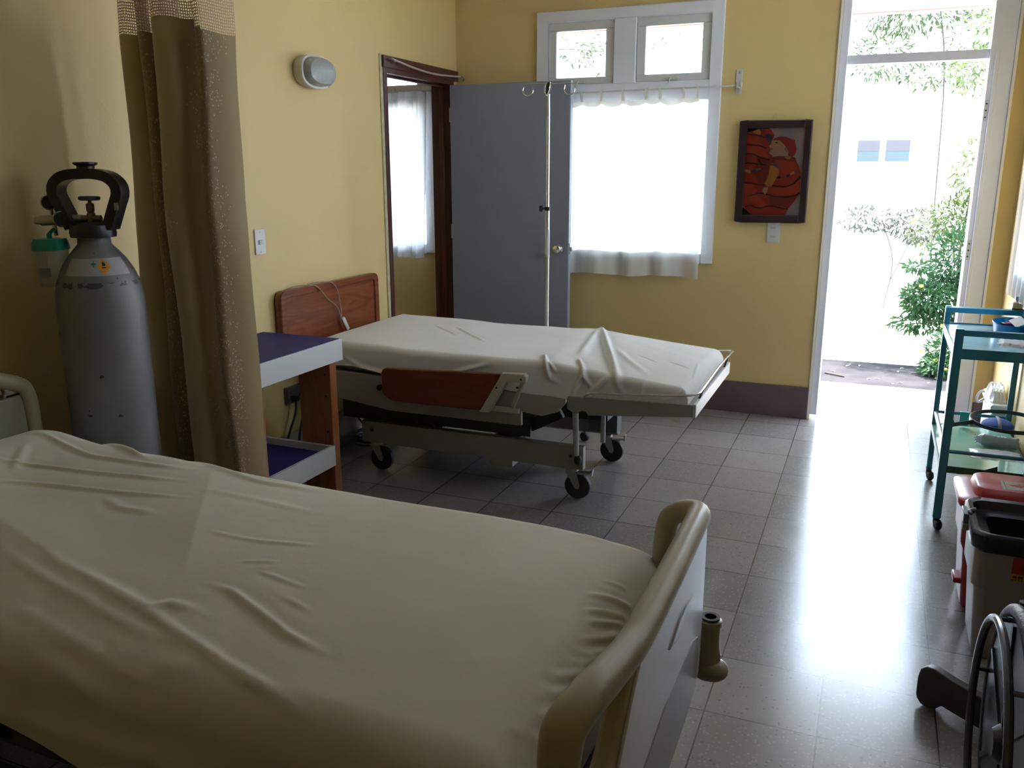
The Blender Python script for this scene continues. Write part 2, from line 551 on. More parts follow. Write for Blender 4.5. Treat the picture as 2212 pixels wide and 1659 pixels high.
# ---- window_1 (above and beside the blue door) and its twin in the next room, one in the right wall and an unseen one added for light
def window(name, x0, x1, xform=None, side='A'):
    """frame in local coordinates: x along the wall, y=depth (0 inner face, + outwards)"""
    root = sroot(name)
    W = x1 - x0
    fr = MB()
    def bx(mb, a, b_, c, d, y0=-0.02, y1=0.06): mb.box(x0 + a, x0 + b_, YB + y0, YB + y1, c, d)
    # casing around (thin proud white board) and the fixed frame
    bx(fr, -0.035, 0.035, 0.93, 2.449); bx(fr, W - 0.035, W + 0.035, 0.93, 2.449)
    bx(fr, 0.035, W - 0.035, 2.387, 2.449); bx(fr, 0.035, W - 0.035, 0.93, 0.99)
    bx(fr, 0.035, W - 0.035, 1.900, 2.012)             # transom between the small lights and the big light
    bx(fr, 0.47, 0.608, 2.012, 2.387)                   # mullion between the two small lights
    bx(fr, 0.16, 0.21, 0.99, 1.900, y0=-0.01)           # mullion of the lower part, hidden by the curtain
    struct('window_frame', fr, WHITE_PAINT, root, bevel=0.004)
    for a, b_ in ((0.04, 0.466), (0.612, W - 0.038)):
        sa = MB(); t = 0.052; z0, z1 = 2.015, 2.384
        bx(sa, a, b_, z1 - t, z1, -0.004, 0.045); bx(sa, a, b_, z0, z0 + t * 0.8, -0.004, 0.045)
        bx(sa, a, a + t, z0 + t * 0.8, z1 - t, -0.004, 0.045); bx(sa, b_ - t, b_, z0 + t * 0.8, z1 - t, -0.004, 0.045)
        so = struct('sash', sa, GREY_FRAME, root, bevel=0.004)
        g = MB(); bx(g, a + t, b_ - t, z0 + t * 0.8, z1 - t, 0.018, 0.022)
        struct('pane', g, GLASS, so)
        h = MB(); hx = x0 + (a + b_) / 2
        h.box(hx - 0.03, hx + 0.035, YB - 0.024, YB - 0.002, z0 + 0.006, z0 + 0.018)
        h.tube([(hx - 0.006, YB - 0.02, z0 + 0.02), (hx - 0.012, YB - 0.035, z0 + 0.0), (hx - 0.02, YB - 0.03, z0 - 0.02)], 0.004, 6)
        struct('latch', h, mat('cream_latch', (0.6, 0.58, 0.5), rough=0.4), so)
    g = MB(); bx(g, 0.035, 0.16, 0.99, 1.900, 0.018, 0.022); bx(g, 0.21, W - 0.035, 0.99, 1.900, 0.018, 0.022)
    split(struct('pane', g, GLASS, root))
    return root
window('window_1', -2.05, -0.955)
window('window_2', -4.02, -2.87)
def side_window(name, a, b_, mids):
    root = sroot(name)
    fr = MB()
    L = [(a, a + 0.06, 0.97, 2.45), (b_ - 0.06, b_, 0.97, 2.45), (a + 0.06, b_ - 0.06, 2.39, 2.45), (a + 0.06, b_ - 0.06, 0.97, 1.03), (a + 0.06, b_ - 0.06, 1.93, 2.0)]
    for y in mids: L += [(y, y + 0.05, 1.03, 1.93), (y, y + 0.05, 2.0, 2.39)]
    for y0, y1, z0, z1 in L: fr.box(XR - 0.02, XR + 0.06, y0, y1, z0, z1)
    struct('window_frame', fr, WHITE_PAINT, root, bevel=0.004)
    struct('pane', MB().box(XR + 0.02, XR + 0.024, a + 0.06, b_ - 0.06, 1.03, 2.39), GLASS, root)
side_window('window_3', 3.72, 4.81, (4.24,))
side_window('added_window', 2.32, 3.01, (2.64,))  # added window, out of view, to light the near bed and its footboard

# ---- door_1: red-brown frame in the left wall and the open blue leaf
root = sroot('door_1', (XL, 5.3, 0))
f = MB()
x0, x1 = XL - WT - 0.006, XL + 0.012
f.box(x0, x1, 4.462, 4.502, 0, 2.035)                     # left jamb
f.box(x0, x1, 5.312, 5.352, 0, 2.035)                     # right jamb
f.box(x0, x1, 4.462, 5.352, 2.035, 2.085)                 # head
f.box(XL, XL + 0.022, 4.452, 5.40, 2.06, 2.125)           # head board on the wall
f.box(XL - 0.075, XL - 0.045, 5.298, 5.312, 0, 2.035)     # door stop
f.box(XL - 0.075, XL - 0.045, 4.502, 4.516, 0, 2.035)
f.box(XL - 0.075, XL - 0.045, 4.502, 5.312, 2.021, 2.035)
struct('door_frame', f, REDWOOD, root, bevel=0.003)
f = MB()
f.box(XL, XL + 0.007, 4.432, 4.46, 0, 2.13)
struct('plaster_edge', f, mat('pale_plaster', (0.50, 0.43, 0.28), rough=0.9, bump=0.6, bscale=40, var=0.15, vscale=20), root)
BLUE = mat('blue_grey_door_paint', (0.25, 0.275, 0.345), rough=0.42, var=0.05, vscale=3)
BLUEL = mat('door_edge_paint', (0.36, 0.42, 0.52), rough=0.4)
LY0, LY1 = 5.252, 5.292
leaf = struct('door_leaf', MB().box(XL + 0.03, -1.808, LY0, LY1, 0.012, 2.028), BLUE, root, bevel=0.002)
struct('leaf_edge', MB().box(-1.808, -1.802, LY0, LY1, 0.012, 2.028), BLUEL, root)
k = MB()
k.lathe([(0.026, 0), (0.027, 0.006), (0.012, 0.010), (0.012, 0.03), (0.027, 0.038), (0.029, 0.05), (0.024, 0.062), (0.0, 0.066)], (-1.865, LY0, 1.005), (0, -1, 0), 24)
struct('door_knob', k, CHROME, leaf)
k = MB(); k.box(-1.803, -1.797, LY0 + 0.008, LY1 - 0.008, 0.97, 1.04); k.box(-1.80, -1.787, LY0 + 0.013, LY1 - 0.015, 0.99, 1.015)
struct('latch_plate', k, STEEL, leaf)
k = MB()
for z in (0.25, 1.05, 1.8): k.cyl((XL + 0.022, LY0 + 0.02, z), (XL + 0.022, LY0 + 0.02, z + 0.09), 0.008, seg=10)
split(struct('hinge', k, STEEL, root))

# ---- door_2: metal frame of the outer door with a transom light
root = sroot('door_2', (0.15, YB, 0))
f = MB()
f.box(-0.290, -0.278, YB - 0.012, YB + 0.16, 0.0, 2.62)       # white edge strip
struct('edge_strip', f, mat('bright_white_paint', (0.8, 0.8, 0.8), rough=0.4), root)
f = MB()
f.box(-0.278, -0.235, YB + 0.0, YB + 0.15, 0.03, 2.62)
f.box(0.47, 0.585, YB + 0.0, YB + 0.15, 0.0, 2.62)
f.box(0.495, 0.515, YB - 0.012, YB + 0.02, 0.0, 2.10)
f.box(-0.235, 0.52, YB + 0.03, YB + 0.09, 2.065, 2.115)
f.box(-0.235, 0.52, YB + 0.03, YB + 0.09, 2.58, 2.62)
struct('door_frame', f, mat('grey_white_metal_frame', (0.74, 0.76, 0.86), rough=0.35, var=0.02), root, bevel=0.004)
struct('edge_strip', MB().box(0.585, 0.598, YB - 0.014, YB + 0.15, 0, 2.62), MATS['bright_white_paint'], root)
for z in (0.34, 1.06, 1.80):
    h = MB().box(0.474, 0.490, YB - 0.003, YB + 0.0, z - 0.055, z + 0.055)
    ho = struct('hinge_plate', h, mat('painted_hinge', (0.58, 0.58, 0.6), rough=0.4), root)
    s = MB()
    for dz in (-0.035, 0.0, 0.035): s.cyl((0.482, YB - 0.003, z + dz), (0.482, YB - 0.0055, z + dz), 0.0045, seg=8)
    split(struct('screw', s, BLACK, ho))
struct('transom_pane', MB().box(-0.235, 0.47, YB + 0.058, YB + 0.062, 2.115, 2.58), GLASS, root)

# ---- wall fittings
# lighting fixture: oval bulkhead lamp on the left wall
LX, LYc, LZ = XL, 3.755, 1.965
root = thing('wall_lamp', 'white oval bulkhead lamp with ribbed frosted glass on the left wall', 'wall lamp', (LX, LYc, LZ))
def oval(hy, hz, n=40, p=2.6):
    out = []
    for k in range(n):
        a = 2 * PI * k / n; c, s_ = math.cos(a), math.sin(a)
        out.append((hy * math.copysign(abs(c) ** (2 / p), c), hz * math.copysign(abs(s_) ** (2 / p), s_)))
    return out
def oval_loft(mb, layers, n=40, cap0=True, cap1=True):
    vs, fs = [], []
    for x, hy, hz in layers:
        for a, b_ in oval(hy, hz, n): vs.append((x, LYc + a, LZ + b_))
    for i in range(len(layers) - 1):
        for k in range(n): fs.append((i * n + k, i * n + (k + 1) % n, (i + 1) * n + (k + 1) % n, (i + 1) * n + k))
    if cap0: fs.append(tuple(range(n))[::-1])
    if cap1: fs.append(tuple(range((len(layers) - 1) * n, len(layers) * n)))
    mb._add(vs, fs)
m = MB(); oval_loft(m, [(LX, 0.118, 0.068), (LX + 0.012, 0.125, 0.074), (LX + 0.045, 0.125, 0.074)])
obj('base', m, mat('lamp_white', (0.55, 0.55, 0.52), rough=0.45), root)
m = MB(); oval_loft(m, [(LX + 0.045, 0.128, 0.078), (LX + 0.058, 0.128, 0.078), (LX + 0.060, 0.118, 0.068), (LX + 0.045, 0.118, 0.068), (LX + 0.045, 0.128, 0.078)], cap0=False, cap1=False)
obj('guard_ring', m, mat('lamp_rim', (0.62, 0.62, 0.60), rough=0.35), root)
m = MB(); oval_loft(m, [(LX + 0.046, 0.117, 0.067), (LX + 0.075, 0.116, 0.066), (LX + 0.094, 0.104, 0.056), (LX + 0.102, 0.07, 0.035)])
obj('glass_cover', m, mat('ribbed_lamp_glass', (0.30, 0.32, 0.31), rough=0.15, bump=0.3, bscale=60), root)
for dy in (-0.02, 0.045, 0.085):
    m = MB(); m.tube([(LX + 0.055, LYc + dy, LZ + 0.066), (LX + 0.09, LYc + dy, LZ + 0.04), (LX + 0.098, LYc + dy, LZ), (LX + 0.09, LYc + dy, LZ - 0.04), (LX + 0.055, LYc + dy, LZ - 0.066)], 0.0022, 6)
    obj('guard_wire', m, MATS['lamp_rim'], root)

def plate(name, label, cat, face, a0, a1, z0, z1, base, inserts, screws=True):
    """face 'x' (on left wall) or 'y' (on window wall)"""
    root = thing(name, label, cat, (base, (a0 + a1) / 2, z0) if face == 'x' else ((a0 + a1) / 2, base, z0))
    sg = 1 if face == 'x' else -1
    def bx(mb, a, b_, c, d, t0, t1):
        if face == 'x': mb.box(base + t0, base + t1, a, b_, c, d)
        else: mb.box(a, b_, base - t1, base - t0, c, d)
    m = MB(); bx(m, a0, a1, z0, z1, 0, 0.007)
    obj('cover_plate', m, mat(name + '_plate', (0.62, 0.61, 0.60) if face == 'x' else (0.36, 0.35, 0.32), rough=0.35), root, bevel=0.002)
    for (a, b_, c, d) in inserts:
        m = MB(); bx(m, a, b_, c, d, 0.006, 0.012)
        obj('switch', m, mat('switch_cream', (0.50, 0.50, 0.48), rough=0.3), root, bevel=0.0015)
    if screws:
        for z in (z0 + 0.012, z1 - 0.012):
            m = MB(); c = (a0 + a1) / 2
            if face == 'x': m.cyl((base + 0.006, c, z), (base + 0.0085, c, z), 0.003, seg=8)
            else: m.cyl((c, base - 0.006, z), (c, base - 0.0085, z), 0.003, seg=8)
            obj('screw', m, STEEL, root)
    return root
plate('light_switch', 'white upright switch plate on the left wall beside the brown curtain', 'light switch', 'x', 3.262, 3.335, 1.113, 1.23, XL,
      [(3.285, 3.312, 1.16, 1.18)])
plate('light_switch', 'grey metal switch plate with two switches below the framed picture', 'light switch', 'y', -0.603, -0.529, 1.072, 1.192, YB,
      [(-0.585, -0.553, 1.152, 1.166), (-0.585, -0.553, 1.10, 1.114)])

# bent rod over the doorway
root = thing('curtain_rod', 'thin pinkish rod hung across the head of the red-brown doorway', 'rod', (XL + 0.05, 4.5, 2.1))
obj('rod', MB().tube([(XL + 0.045, 4.50, 2.107), (XL + 0.05, 4.75, 2.082), (XL + 0.05, 5.0, 2.072), (XL + 0.045, 5.26, 2.082), (XL + 0.04, 5.395, 2.092)], 0.006, 8), mat('pinkish_rod', (0.50, 0.38, 0.34), rough=0.4), root)
for y, z in ((4.50, 2.107), (5.395, 2.092)):
    obj('hook', MB().cyl((XL, y, z), (XL + 0.05, y, z), 0.005, seg=8).tube([(XL + 0.05, y, z + 0.002), (XL + 0.06, y + 0.01, z - 0.012), (XL + 0.05, y + 0.014, z - 0.028)], 0.003, 6), STEEL, root)

# curtain rod of the window and its bracket
root = thing('curtain_rod', 'white curtain rod over the lower window with a screwed wall bracket beside the picture', 'rod', (-0.8, 5.35, 1.965))
obj('rod', MB().cyl((-2.12, 5.352, 1.958), (-0.795, 5.352, 1.968), 0.0045, seg=10), mat('rod_white', (0.6, 0.6, 0.58), rough=0.4), root)
k = MB(); k.box(-0.838, -0.802, YB - 0.006, YB, 1.925, 2.065); k.box(-0.828, -0.812, 5.345, YB, 1.955, 1.975); k.cyl((-0.82, 5.352, 1.955), (-0.82, 5.352, 1.985), 0.008, seg=10); k.box(-0.80, -0.793, 5.34, 5.365, 1.955, 1.985)
br = obj('bracket', k, mat('bracket_white', (0.55, 0.53, 0.48), rough=0.5), root, bevel=0.002)
k = MB()
for z in (2.045, 1.992, 1.94): k.cyl((-0.82, YB - 0.006, z), (-0.82, YB - 0.009, z), 0.005, seg=8)
split(obj('screw', k, STEEL, br))
k = MB(); k.box(-2.13, -2.10, YB - 0.006, YB, 1.925, 2.02); k.box(-2.12, -2.11, 5.345, YB, 1.95, 1.965)
obj('bracket', k, MATS['bracket_white'], root, bevel=0.002)
# ------------------------------------------------------------------ creases of the two sheets (metres along the bed, metres across)
CREASE_A = [
    ([(-1.617, 1.223), (-1.283, 1.146), (-0.987, 1.044), (-0.737, 0.977)], 0.028, 0.0140),
    ([(-0.737, 0.977), (-0.598, 0.967), (-0.484, 0.970)], 0.050, 0.0080),
    ([(-1.203, 1.260), (-1.146, 1.255), (-1.038, 1.208), (-0.935, 1.158), (-0.835, 1.131)], 0.014, 0.0090),
    ([(-1.023, 1.274), (-0.951, 1.244)], 0.010, 0.0040),
    ([(-1.147, 1.345), (-1.012, 1.321)], 0.009, 0.0030),
    ([(-1.754, 1.205), (-1.460, 1.136), (-1.213, 1.078), (-1.070, 1.067)], 0.030, 0.0100),
    ([(-1.592, 1.081), (-1.397, 1.040), (-1.205, 0.994), (-1.050, 0.979)], 0.035, 0.0100),
    ([(-1.488, 1.002), (-1.303, 0.971), (-1.077, 0.924)], 0.035, 0.0090),
    ([(-2.311, 1.943), (-2.125, 1.863), (-1.893, 1.781)], 0.016, 0.0160),
    ([(-2.392, 1.803), (-2.053, 1.729), (-1.845, 1.750), (-1.715, 1.774)], 0.016, 0.0090),
    ([(-2.242, 1.577), (-1.939, 1.625), (-1.678, 1.698)], 0.014, 0.0080),
    ([(-2.098, 1.468), (-1.864, 1.528), (-1.587, 1.600)], 0.014, 0.0080),
    ([(-1.768, 1.515), (-1.674, 1.471), (-1.566, 1.483)], 0.020, 0.0070),
    ([(-2.016, 1.923), (-1.752, 1.853), (-1.699, 1.831), (-1.502, 1.790), (-1.296, 1.799)], 0.016, 0.0060),
    ([(-2.285, 1.701), (-2.127, 1.532)], 0.020, 0.0060),
    ([(-1.264, 1.140), (-1.223, 1.171), (-1.161, 1.167)], 0.018, 0.0070),
    ([(-1.605, 1.671), (-1.392, 1.670), (-1.204, 1.665)], 0.020, 0.0030),
    ([(-1.402, 1.461), (-1.246, 1.469), (-1.103, 1.501)], 0.012, 0.0030),
    ([(-1.213, 1.365), (-1.139, 1.396)], 0.010, 0.0030),
    ([(-0.477, 1.547), (-0.430, 1.584), (-0.386, 1.621)], 0.010, 0.0070),
    ([(-0.464, 1.485), (-0.425, 1.532), (-0.381, 1.583)], 0.010, 0.0080),
    ([(-0.454, 1.446), (-0.417, 1.505), (-0.382, 1.557)], 0.010, 0.0080),
    ([(-0.441, 1.395), (-0.410, 1.449), (-0.379, 1.520)], 0.010, 0.0080),
    ([(-0.434, 1.351), (-0.399, 1.412), (-0.375, 1.454)], 0.011, 0.0080),
    ([(-0.430, 1.315), (-0.405, 1.374), (-0.371, 1.409)], 0.012, 0.0080),
    ([(-0.443, 1.254), (-0.407, 1.325), (-0.371, 1.348)], 0.014, 0.0080),
    ([(-0.441, 1.202), (-0.411, 1.259), (-0.375, 1.274)], 0.016, 0.0080),
    ([(-0.437, 1.147), (-0.401, 1.204)], 0.016, 0.0070),
    ([(-0.426, 1.099), (-0.396, 1.144)], 0.016, 0.0070),
    ([(-0.508, 1.816), (-0.591, 1.826)], 0.020, 0.0040),
    ([(-0.466, 1.622), (-0.419, 1.653)], 0.008, 0.0040),
    ([(-0.455, 1.075), (-0.427, 1.165)], 0.020, 0.0050),
    ([(-0.662, 1.155), (-0.601, 1.212), (-0.522, 1.277)], 0.030, 0.0030),
]
FOLD_A = [(-1.716, 1.854), (-1.639, 1.753), (-1.507, 1.572), (-1.277, 1.256), (-1.27, 1.232), (-1.38, 1.241), (-1.63, 1.283), (-1.952, 1.356), (-2.363, 1.669), (-2.366, 1.799), (-2.19, 1.851), (-1.938, 1.844)]
CREASE_B = [
    ([(-1.301, 0.463), (-1.179, 0.140), (-1.061, -0.167), (-0.979, -0.391), (-0.954, -0.462), (-0.922, -0.512)], 0.022, 0.0280),
    ([(-1.301, 0.463), (-1.228, -0.005), (-1.192, -0.253)], 0.030, 0.0120),
    ([(-1.338, -0.313), (-1.279, -0.446), (-1.262, -0.496), (-1.225, -0.507)], 0.014, 0.0180),
    ([(-1.280, -0.414), (-1.236, -0.463)], 0.012, 0.0120),
    ([(-1.186, -0.272), (-1.105, -0.451), (-1.070, -0.505)], 0.013, 0.0140),
    ([(-1.105, -0.437), (-1.140, -0.506), (-1.160, -0.549)], 0.012, 0.0120),
    ([(-1.002, -0.432), (-1.066, -0.505), (-1.103, -0.544)], 0.012, 0.0140),
    ([(-0.882, -0.522), (-0.854, -0.469), (-0.841, -0.428)], 0.014, 0.0060),
    ([(-0.764, -0.496), (-0.698, -0.458), (-0.662, -0.412)], 0.014, 0.0080),
    ([(-2.346, -0.480), (-2.231, -0.539), (-2.027, -0.560), (-1.781, -0.544)], 0.018, 0.0100),
    ([(-2.336, -0.537), (-2.180, -0.560)], 0.012, 0.0080),
    ([(-1.781, -0.522), (-1.638, -0.477), (-1.546, -0.447)], 0.016, 0.0100),
    ([(-2.143, 0.165), (-1.910, -0.027)], 0.012, 0.0050),
    ([(-2.027, 0.182), (-1.715, -0.117)], 0.012, 0.0060),
    ([(-0.982, 0.012), (-0.872, -0.079)], 0.010, 0.0030),
    ([(-0.818, -0.034), (-0.723, -0.083)], 0.010, 0.0030),
    ([(-1.114, 0.078), (-0.987, -0.137), (-0.851, -0.339)], 0.025, 0.0060),
    ([(-0.704, 0.035), (-0.667, -0.263)], 0.010, 0.0050),
    ([(-0.645, 0.003), (-0.614, -0.336)], 0.012, 0.0060),
]
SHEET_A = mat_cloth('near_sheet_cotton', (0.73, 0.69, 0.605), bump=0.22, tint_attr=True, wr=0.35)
SHEET_B = mat_cloth('far_sheet_cotton', (0.66, 0.65, 0.62), bump=0.15, wr=0.2)

def seg_dist(X, V, pts):
    """distance of arrays X,V to a polyline and the position 0..1 along it"""
    best = np.full(X.shape, 1e9); pos = np.zeros(X.shape)
    L = [0.0]
    for a, b in zip(pts[:-1], pts[1:]): L.append(L[-1] + math.dist(a, b))
    for i, (a, b) in enumerate(zip(pts[:-1], pts[1:])):
        ax, ay = a; dx, dy = b[0] - ax, b[1] - ay
        l2 = dx * dx + dy * dy + 1e-12
        t = np.clip(((X - ax) * dx + (V - ay) * dy) / l2, 0, 1)
        d = np.hypot(X - ax - t * dx, V - ay - t * dy)
        m = d < best
        best = np.where(m, d, best)
        pos = np.where(m, (L[i] + t * (L[i + 1] - L[i])) / max(L[-1], 1e-6), pos)
    return best, pos

def inpoly(X, Y, poly):
    ins = np.zeros(X.shape, bool); n = len(poly)
    for i in range(n):
        (x1, y1), (x2, y2) = poly[i], poly[(i + 1) % n]
        c = ((y1 > Y) != (y2 > Y)) & (X < (x2 - x1) * (Y - y1) / (y2 - y1 + 1e-12) + x1)
        ins ^= c
    return ins

def noise1(seed, n=12):
    rs = np.random.RandomState(seed)
    fx, fy, ph = rs.uniform(-1, 1, n), rs.uniform(-1, 1, n), rs.uniform(0, 6.28, n)
    return fx, fy, ph
def lumps(X, V, seed, freq, n=14):
    fx, fy, ph = noise1(seed, n)
    return sum(np.sin(freq * (a * X + b_ * V) + p) for a, b_, p in zip(fx, fy, ph)) / math.sqrt(n)

def sheet(name, xa, xb, yc, half, ztop, rad, drop_near, drop_far, drop_foot, creases, nx=330, nv=230, hem=None, foot_r=0.07, head_drop=0.12, fold=None, loose=0.0, seed=1, corner=0.33):
    """rounded drape: v is the arc length across the bed (negative towards the camera)"""
    lim_n = half + drop_near; lim_f = half + drop_far
    ufoot = xb + drop_foot; uhead = xa - head_drop
    U, V = np.meshgrid(np.linspace(uhead, ufoot, nx), np.linspace(-lim_n, lim_f, nv), indexing='ij')
    if hem is not None:                       # irregular hem: squeeze v of the near skirt
        hl = hem(U); sc = np.where(V < -half, (half + (-(V) - half) * (hl / drop_near)) / np.maximum(-V, 1e-6), 1.0)
        V = V * sc
    def prof(t, h, r):
        a = np.abs(t); s = np.sign(t)
        flat = h - r; arc = r * PI / 2
        ang = np.clip((a - flat) / r, 0, PI / 2)
        off = np.where(a < flat, a, np.where(a < flat + arc, flat + r * np.sin(ang), h))
        drp = np.where(a < flat, 0, np.where(a < flat + arc, r * (1 - np.cos(ang)), r + a - flat - arc))
        return off * s, drp, ang * s
    y, dy, ay = prof(V, half, rad)
    mid = (xa + xb) / 2; hl2 = (xb - xa) / 2
    x, dx, ax = prof(U - mid, hl2, foot_r)
    xx = mid + x
    zt = ztop(xx, y)
    drop = np.maximum(dy, dx) + 0.25 * np.minimum(dy, dx)
    z = zt - np.where(np.minimum(dy, dx) > 0.004, np.minimum(drop, corner), drop)
    H = np.zeros(U.shape)
    for pts, w_, a_ in creases:
        d, p = seg_dist(U, V, pts)
        tp = np.clip(np.sin(PI * np.clip(p, 0.03, 0.97)) * 1.6, 0, 1)
        H += a_ * np.exp(-(d / w_) ** 2) * tp - 0.35 * a_ * np.exp(-(d / (w_ * 2.6)) ** 2) * tp
    H += 0.0016 * lumps(U, V * 1.0, seed, 14) + 0.0003 * lumps(U * 0.8, V * 1.2, seed + 3, 45)
    side = np.clip((np.abs(V) - half + 0.05) / 0.12, 0, 1)
    H += loose * side * lumps(U * 1.0, V * 0.25, seed + 5, 26)
    ny, nz, nxx = np.sin(ay) * np.cos(ax), np.cos(ay) * np.cos(ax), np.sin(ax)
    px, py, pz = xx + nxx * H, yc + y + ny * H, z + nz * H
    mb = MB()
    vs = list(zip(px.ravel().tolist(), py.ravel().tolist(), pz.ravel().tolist()))
    fs = [(i * nv + j, (i + 1) * nv + j, (i + 1) * nv + j + 1, i * nv + j + 1) for i in range(nx - 1) for j in range(nv - 1)]
    me = bpy.data.meshes.new(name)
    me.from_pydata(vs, [], fs); me.update()
    for p in me.polygons: p.use_smooth = True
    mb.bm.free()
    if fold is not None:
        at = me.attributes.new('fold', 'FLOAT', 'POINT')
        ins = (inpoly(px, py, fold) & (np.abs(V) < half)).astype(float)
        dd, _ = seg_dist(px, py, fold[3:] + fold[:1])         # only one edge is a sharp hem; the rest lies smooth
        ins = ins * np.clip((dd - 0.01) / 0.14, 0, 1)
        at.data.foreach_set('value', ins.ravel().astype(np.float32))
    return me

# ================================================================== near bed
bedA = thing('hospital_bed', 'near hospital bed with moulded tan footboard and curved hand rails, foot end towards the bins', 'bed', (-1.4, 1.40, 0))
TAN = mat('tan_moulded_plastic', (0.40, 0.335, 0.205), rough=0.38, var=0.03, vscale=3)
LILAC = mat('pale_lilac_panel', (0.78, 0.79, 0.88), rough=0.32, var=0.02)
MAUVE = mat('mauve_inlay', (0.32, 0.29, 0.32), rough=0.35, var=0.03)
DARKF = mat('dark_bed_frame', (0.03, 0.028, 0.028), rough=0.5)
YC = 1.395
def xcurve(y):
    d = min(1.0, abs(y - YC) / 0.47)
    return -0.300 - 0.012 * d ** 3
def rail_pts(sg):
    # both ends turn inwards round the mattress corner and run down; the far one reaches further in
    k = 1.0
    if sg < 0:
        return [(-0.332, 0.958, 0.50), (-0.332, 0.957, 0.60), (-0.332, 0.957, 0.680), (-0.331, 0.958, 0.735), (-0.328, 0.972, 0.764), (-0.318, 1.03, 0.773), (-0.309, 1.11, 0.767), (-0.301, 1.215, 0.758), (-0.299, 1.30, 0.757)]
    return [(-0.305 - 0.088 * k, YC + sg * 0.462, 0.50), (-0.305 - 0.088 * k, YC + sg * 0.464, 0.60), (-0.305 - 0.084 * k, YC + sg * 0.464, 0.680), (-0.305 - 0.070 * k, YC + sg * 0.463, 0.722),
            (-0.305 - 0.032 * k, YC + sg * 0.456, 0.742), (-0.308, YC + sg * 0.425, 0.750), (-0.302, YC + sg * 0.33, 0.756), (-0.300, YC + sg * 0.18, 0.757), (-0.299, YC + sg * 0.08, 0.757)]
m = MB()
P = rail_pts(1) + rail_pts(-1)[::-1]
m.tube(P, [0.025, 0.025, 0.025, 0.025, 0.026, 0.026, 0.026, 0.027, 0.027, 0.027, 0.028, 0.030, 0.031, 0.031, 0.030, 0.030, 0.030], 16, smooth=7, flat=(1.0, 1.0))
obj('hand_rail', m, TAN, bedA)
# body panel with a grip opening at each end between panel and rail
def panel(out, x_off, th, mi_in=0):
    def top(y):
        d = abs(y - YC)
        if d < 0.19: return 0.752
        if d < 0.33: t = (d - 0.19) / 0.14; return 0.752 - 0.125 * (3 * t * t - 2 * t ** 3)
        t = (d - 0.33) / 0.14; return 0.627 - 0.03 * t
    def bot(y):
        d = abs(y - YC) / 0.47
        return 0.34 - 0.03 * (1 - d * d)
    n = 61
    vs, fs = [], []
    for i in range(n):
        y = YC - out + 2 * out * i / (n - 1)
        x = xcurve(y) + x_off
        for t in (0, 1):
            for zz in (bot(y), bot(y) + 0.5 * (top(y) - bot(y)), top(y)):
                vs.append((x - th * t, y, zz))
    for i in range(n - 1):
        a, b_ = i * 6, (i + 1) * 6
        for k in (0, 1): fs += [(a + k, b_ + k, b_ + k + 1, a + k + 1), (a + 3 + k, a + 4 + k, b_ + 4 + k, b_ + 3 + k)]
        fs += [(a + 2, b_ + 2, b_ + 5, a + 5), (a, a + 3, b_ + 3, b_)]
    fs += [(0, 1, 4, 3), (1, 2, 5, 4)]
    e = (n - 1) * 6
    fs += [(e, e + 3, e + 4, e + 1), (e + 1, e + 4, e + 5, e + 2)]
    mb = MB(); mb._add(vs, fs); return mb
fb = obj('footboard', panel(0.468, 0.012, 0.034), TAN, bedA, bevel=0.009, bseg=3)
def shell(poly, x_off, th=0.006):
    """thin moulded plate following the curve of the footboard; poly in (y, z)"""
    ys = [p[0] for p in poly]; y0, y1 = min(ys), max(ys)
    def span(y):
        zs = []
        n = len(poly)
        for i in range(n):
            (a, b_), (c, d) = poly[i], poly[(i + 1) % n]
            if (a - y) * (c - y) <= 0 and a != c: zs.append(b_ + (d - b_) * (y - a) / (c - a))
        return min(zs), max(zs)
    n = 41; vs, fs = [], []
    for i in range(n):
        y = y0 + (y1 - y0) * (0.0005 + 0.999 * i / (n - 1)); lo, hi = span(y)
        x = xcurve(y) + x_off
        vs += [(x, y, lo), (x, y, hi), (x - th, y, hi), (x - th, y, lo)]
    for i in range(n - 1):
        a, b_ = 4 * i, 4 * i + 4
        for k in range(4): fs.append((a + k, b_ + k, b_ + (k + 1) % 4, a + (k + 1) % 4))
    fs += [(0, 3, 2, 1), (4 * n - 4, 4 * n - 3, 4 * n - 2, 4 * n - 1)]
    mb = MB(); mb._add(vs, fs); return mb
shp = [(0.96, 0.345), (1.845, 0.345), (1.862, 0.42), (1.862, 0.738), (1.22, 0.744), (1.17, 0.70), (1.09, 0.60), (0.99, 0.50)]
outer = obj('outer_panel', shell(shp, 0.018), LILAC, bedA, bevel=0.002)
inl = [(1.06, 0.352), (1.77, 0.352), (1.79, 0.42), (1.775, 0.475), (1.68, 0.515), (1.40, 0.53), (1.20, 0.50), (1.10, 0.43)]
obj('inlay', shell(inl, 0.0205, 0.004), MAUVE, outer, label='dark mauve inlay of the panel')
em = [(1.42, 0.640), (1.50, 0.658), (1.58, 0.655), (1.655, 0.637), (1.58, 0.622), (1.50, 0.620)]
e1 = obj('emblem_rim', shell(em, 0.0205, 0.004), MAUVE, outer)
em2 = [(YC + 0.03 + (a - 1.42) * 0.93 + 0.008, 0.639 + (b_ - 0.639) * 0.82) for a, b_ in em]
obj('emblem', shell(em2, 0.0215, 0.003), mat('pale_emblem', (0.62, 0.64, 0.70), rough=0.3), outer)
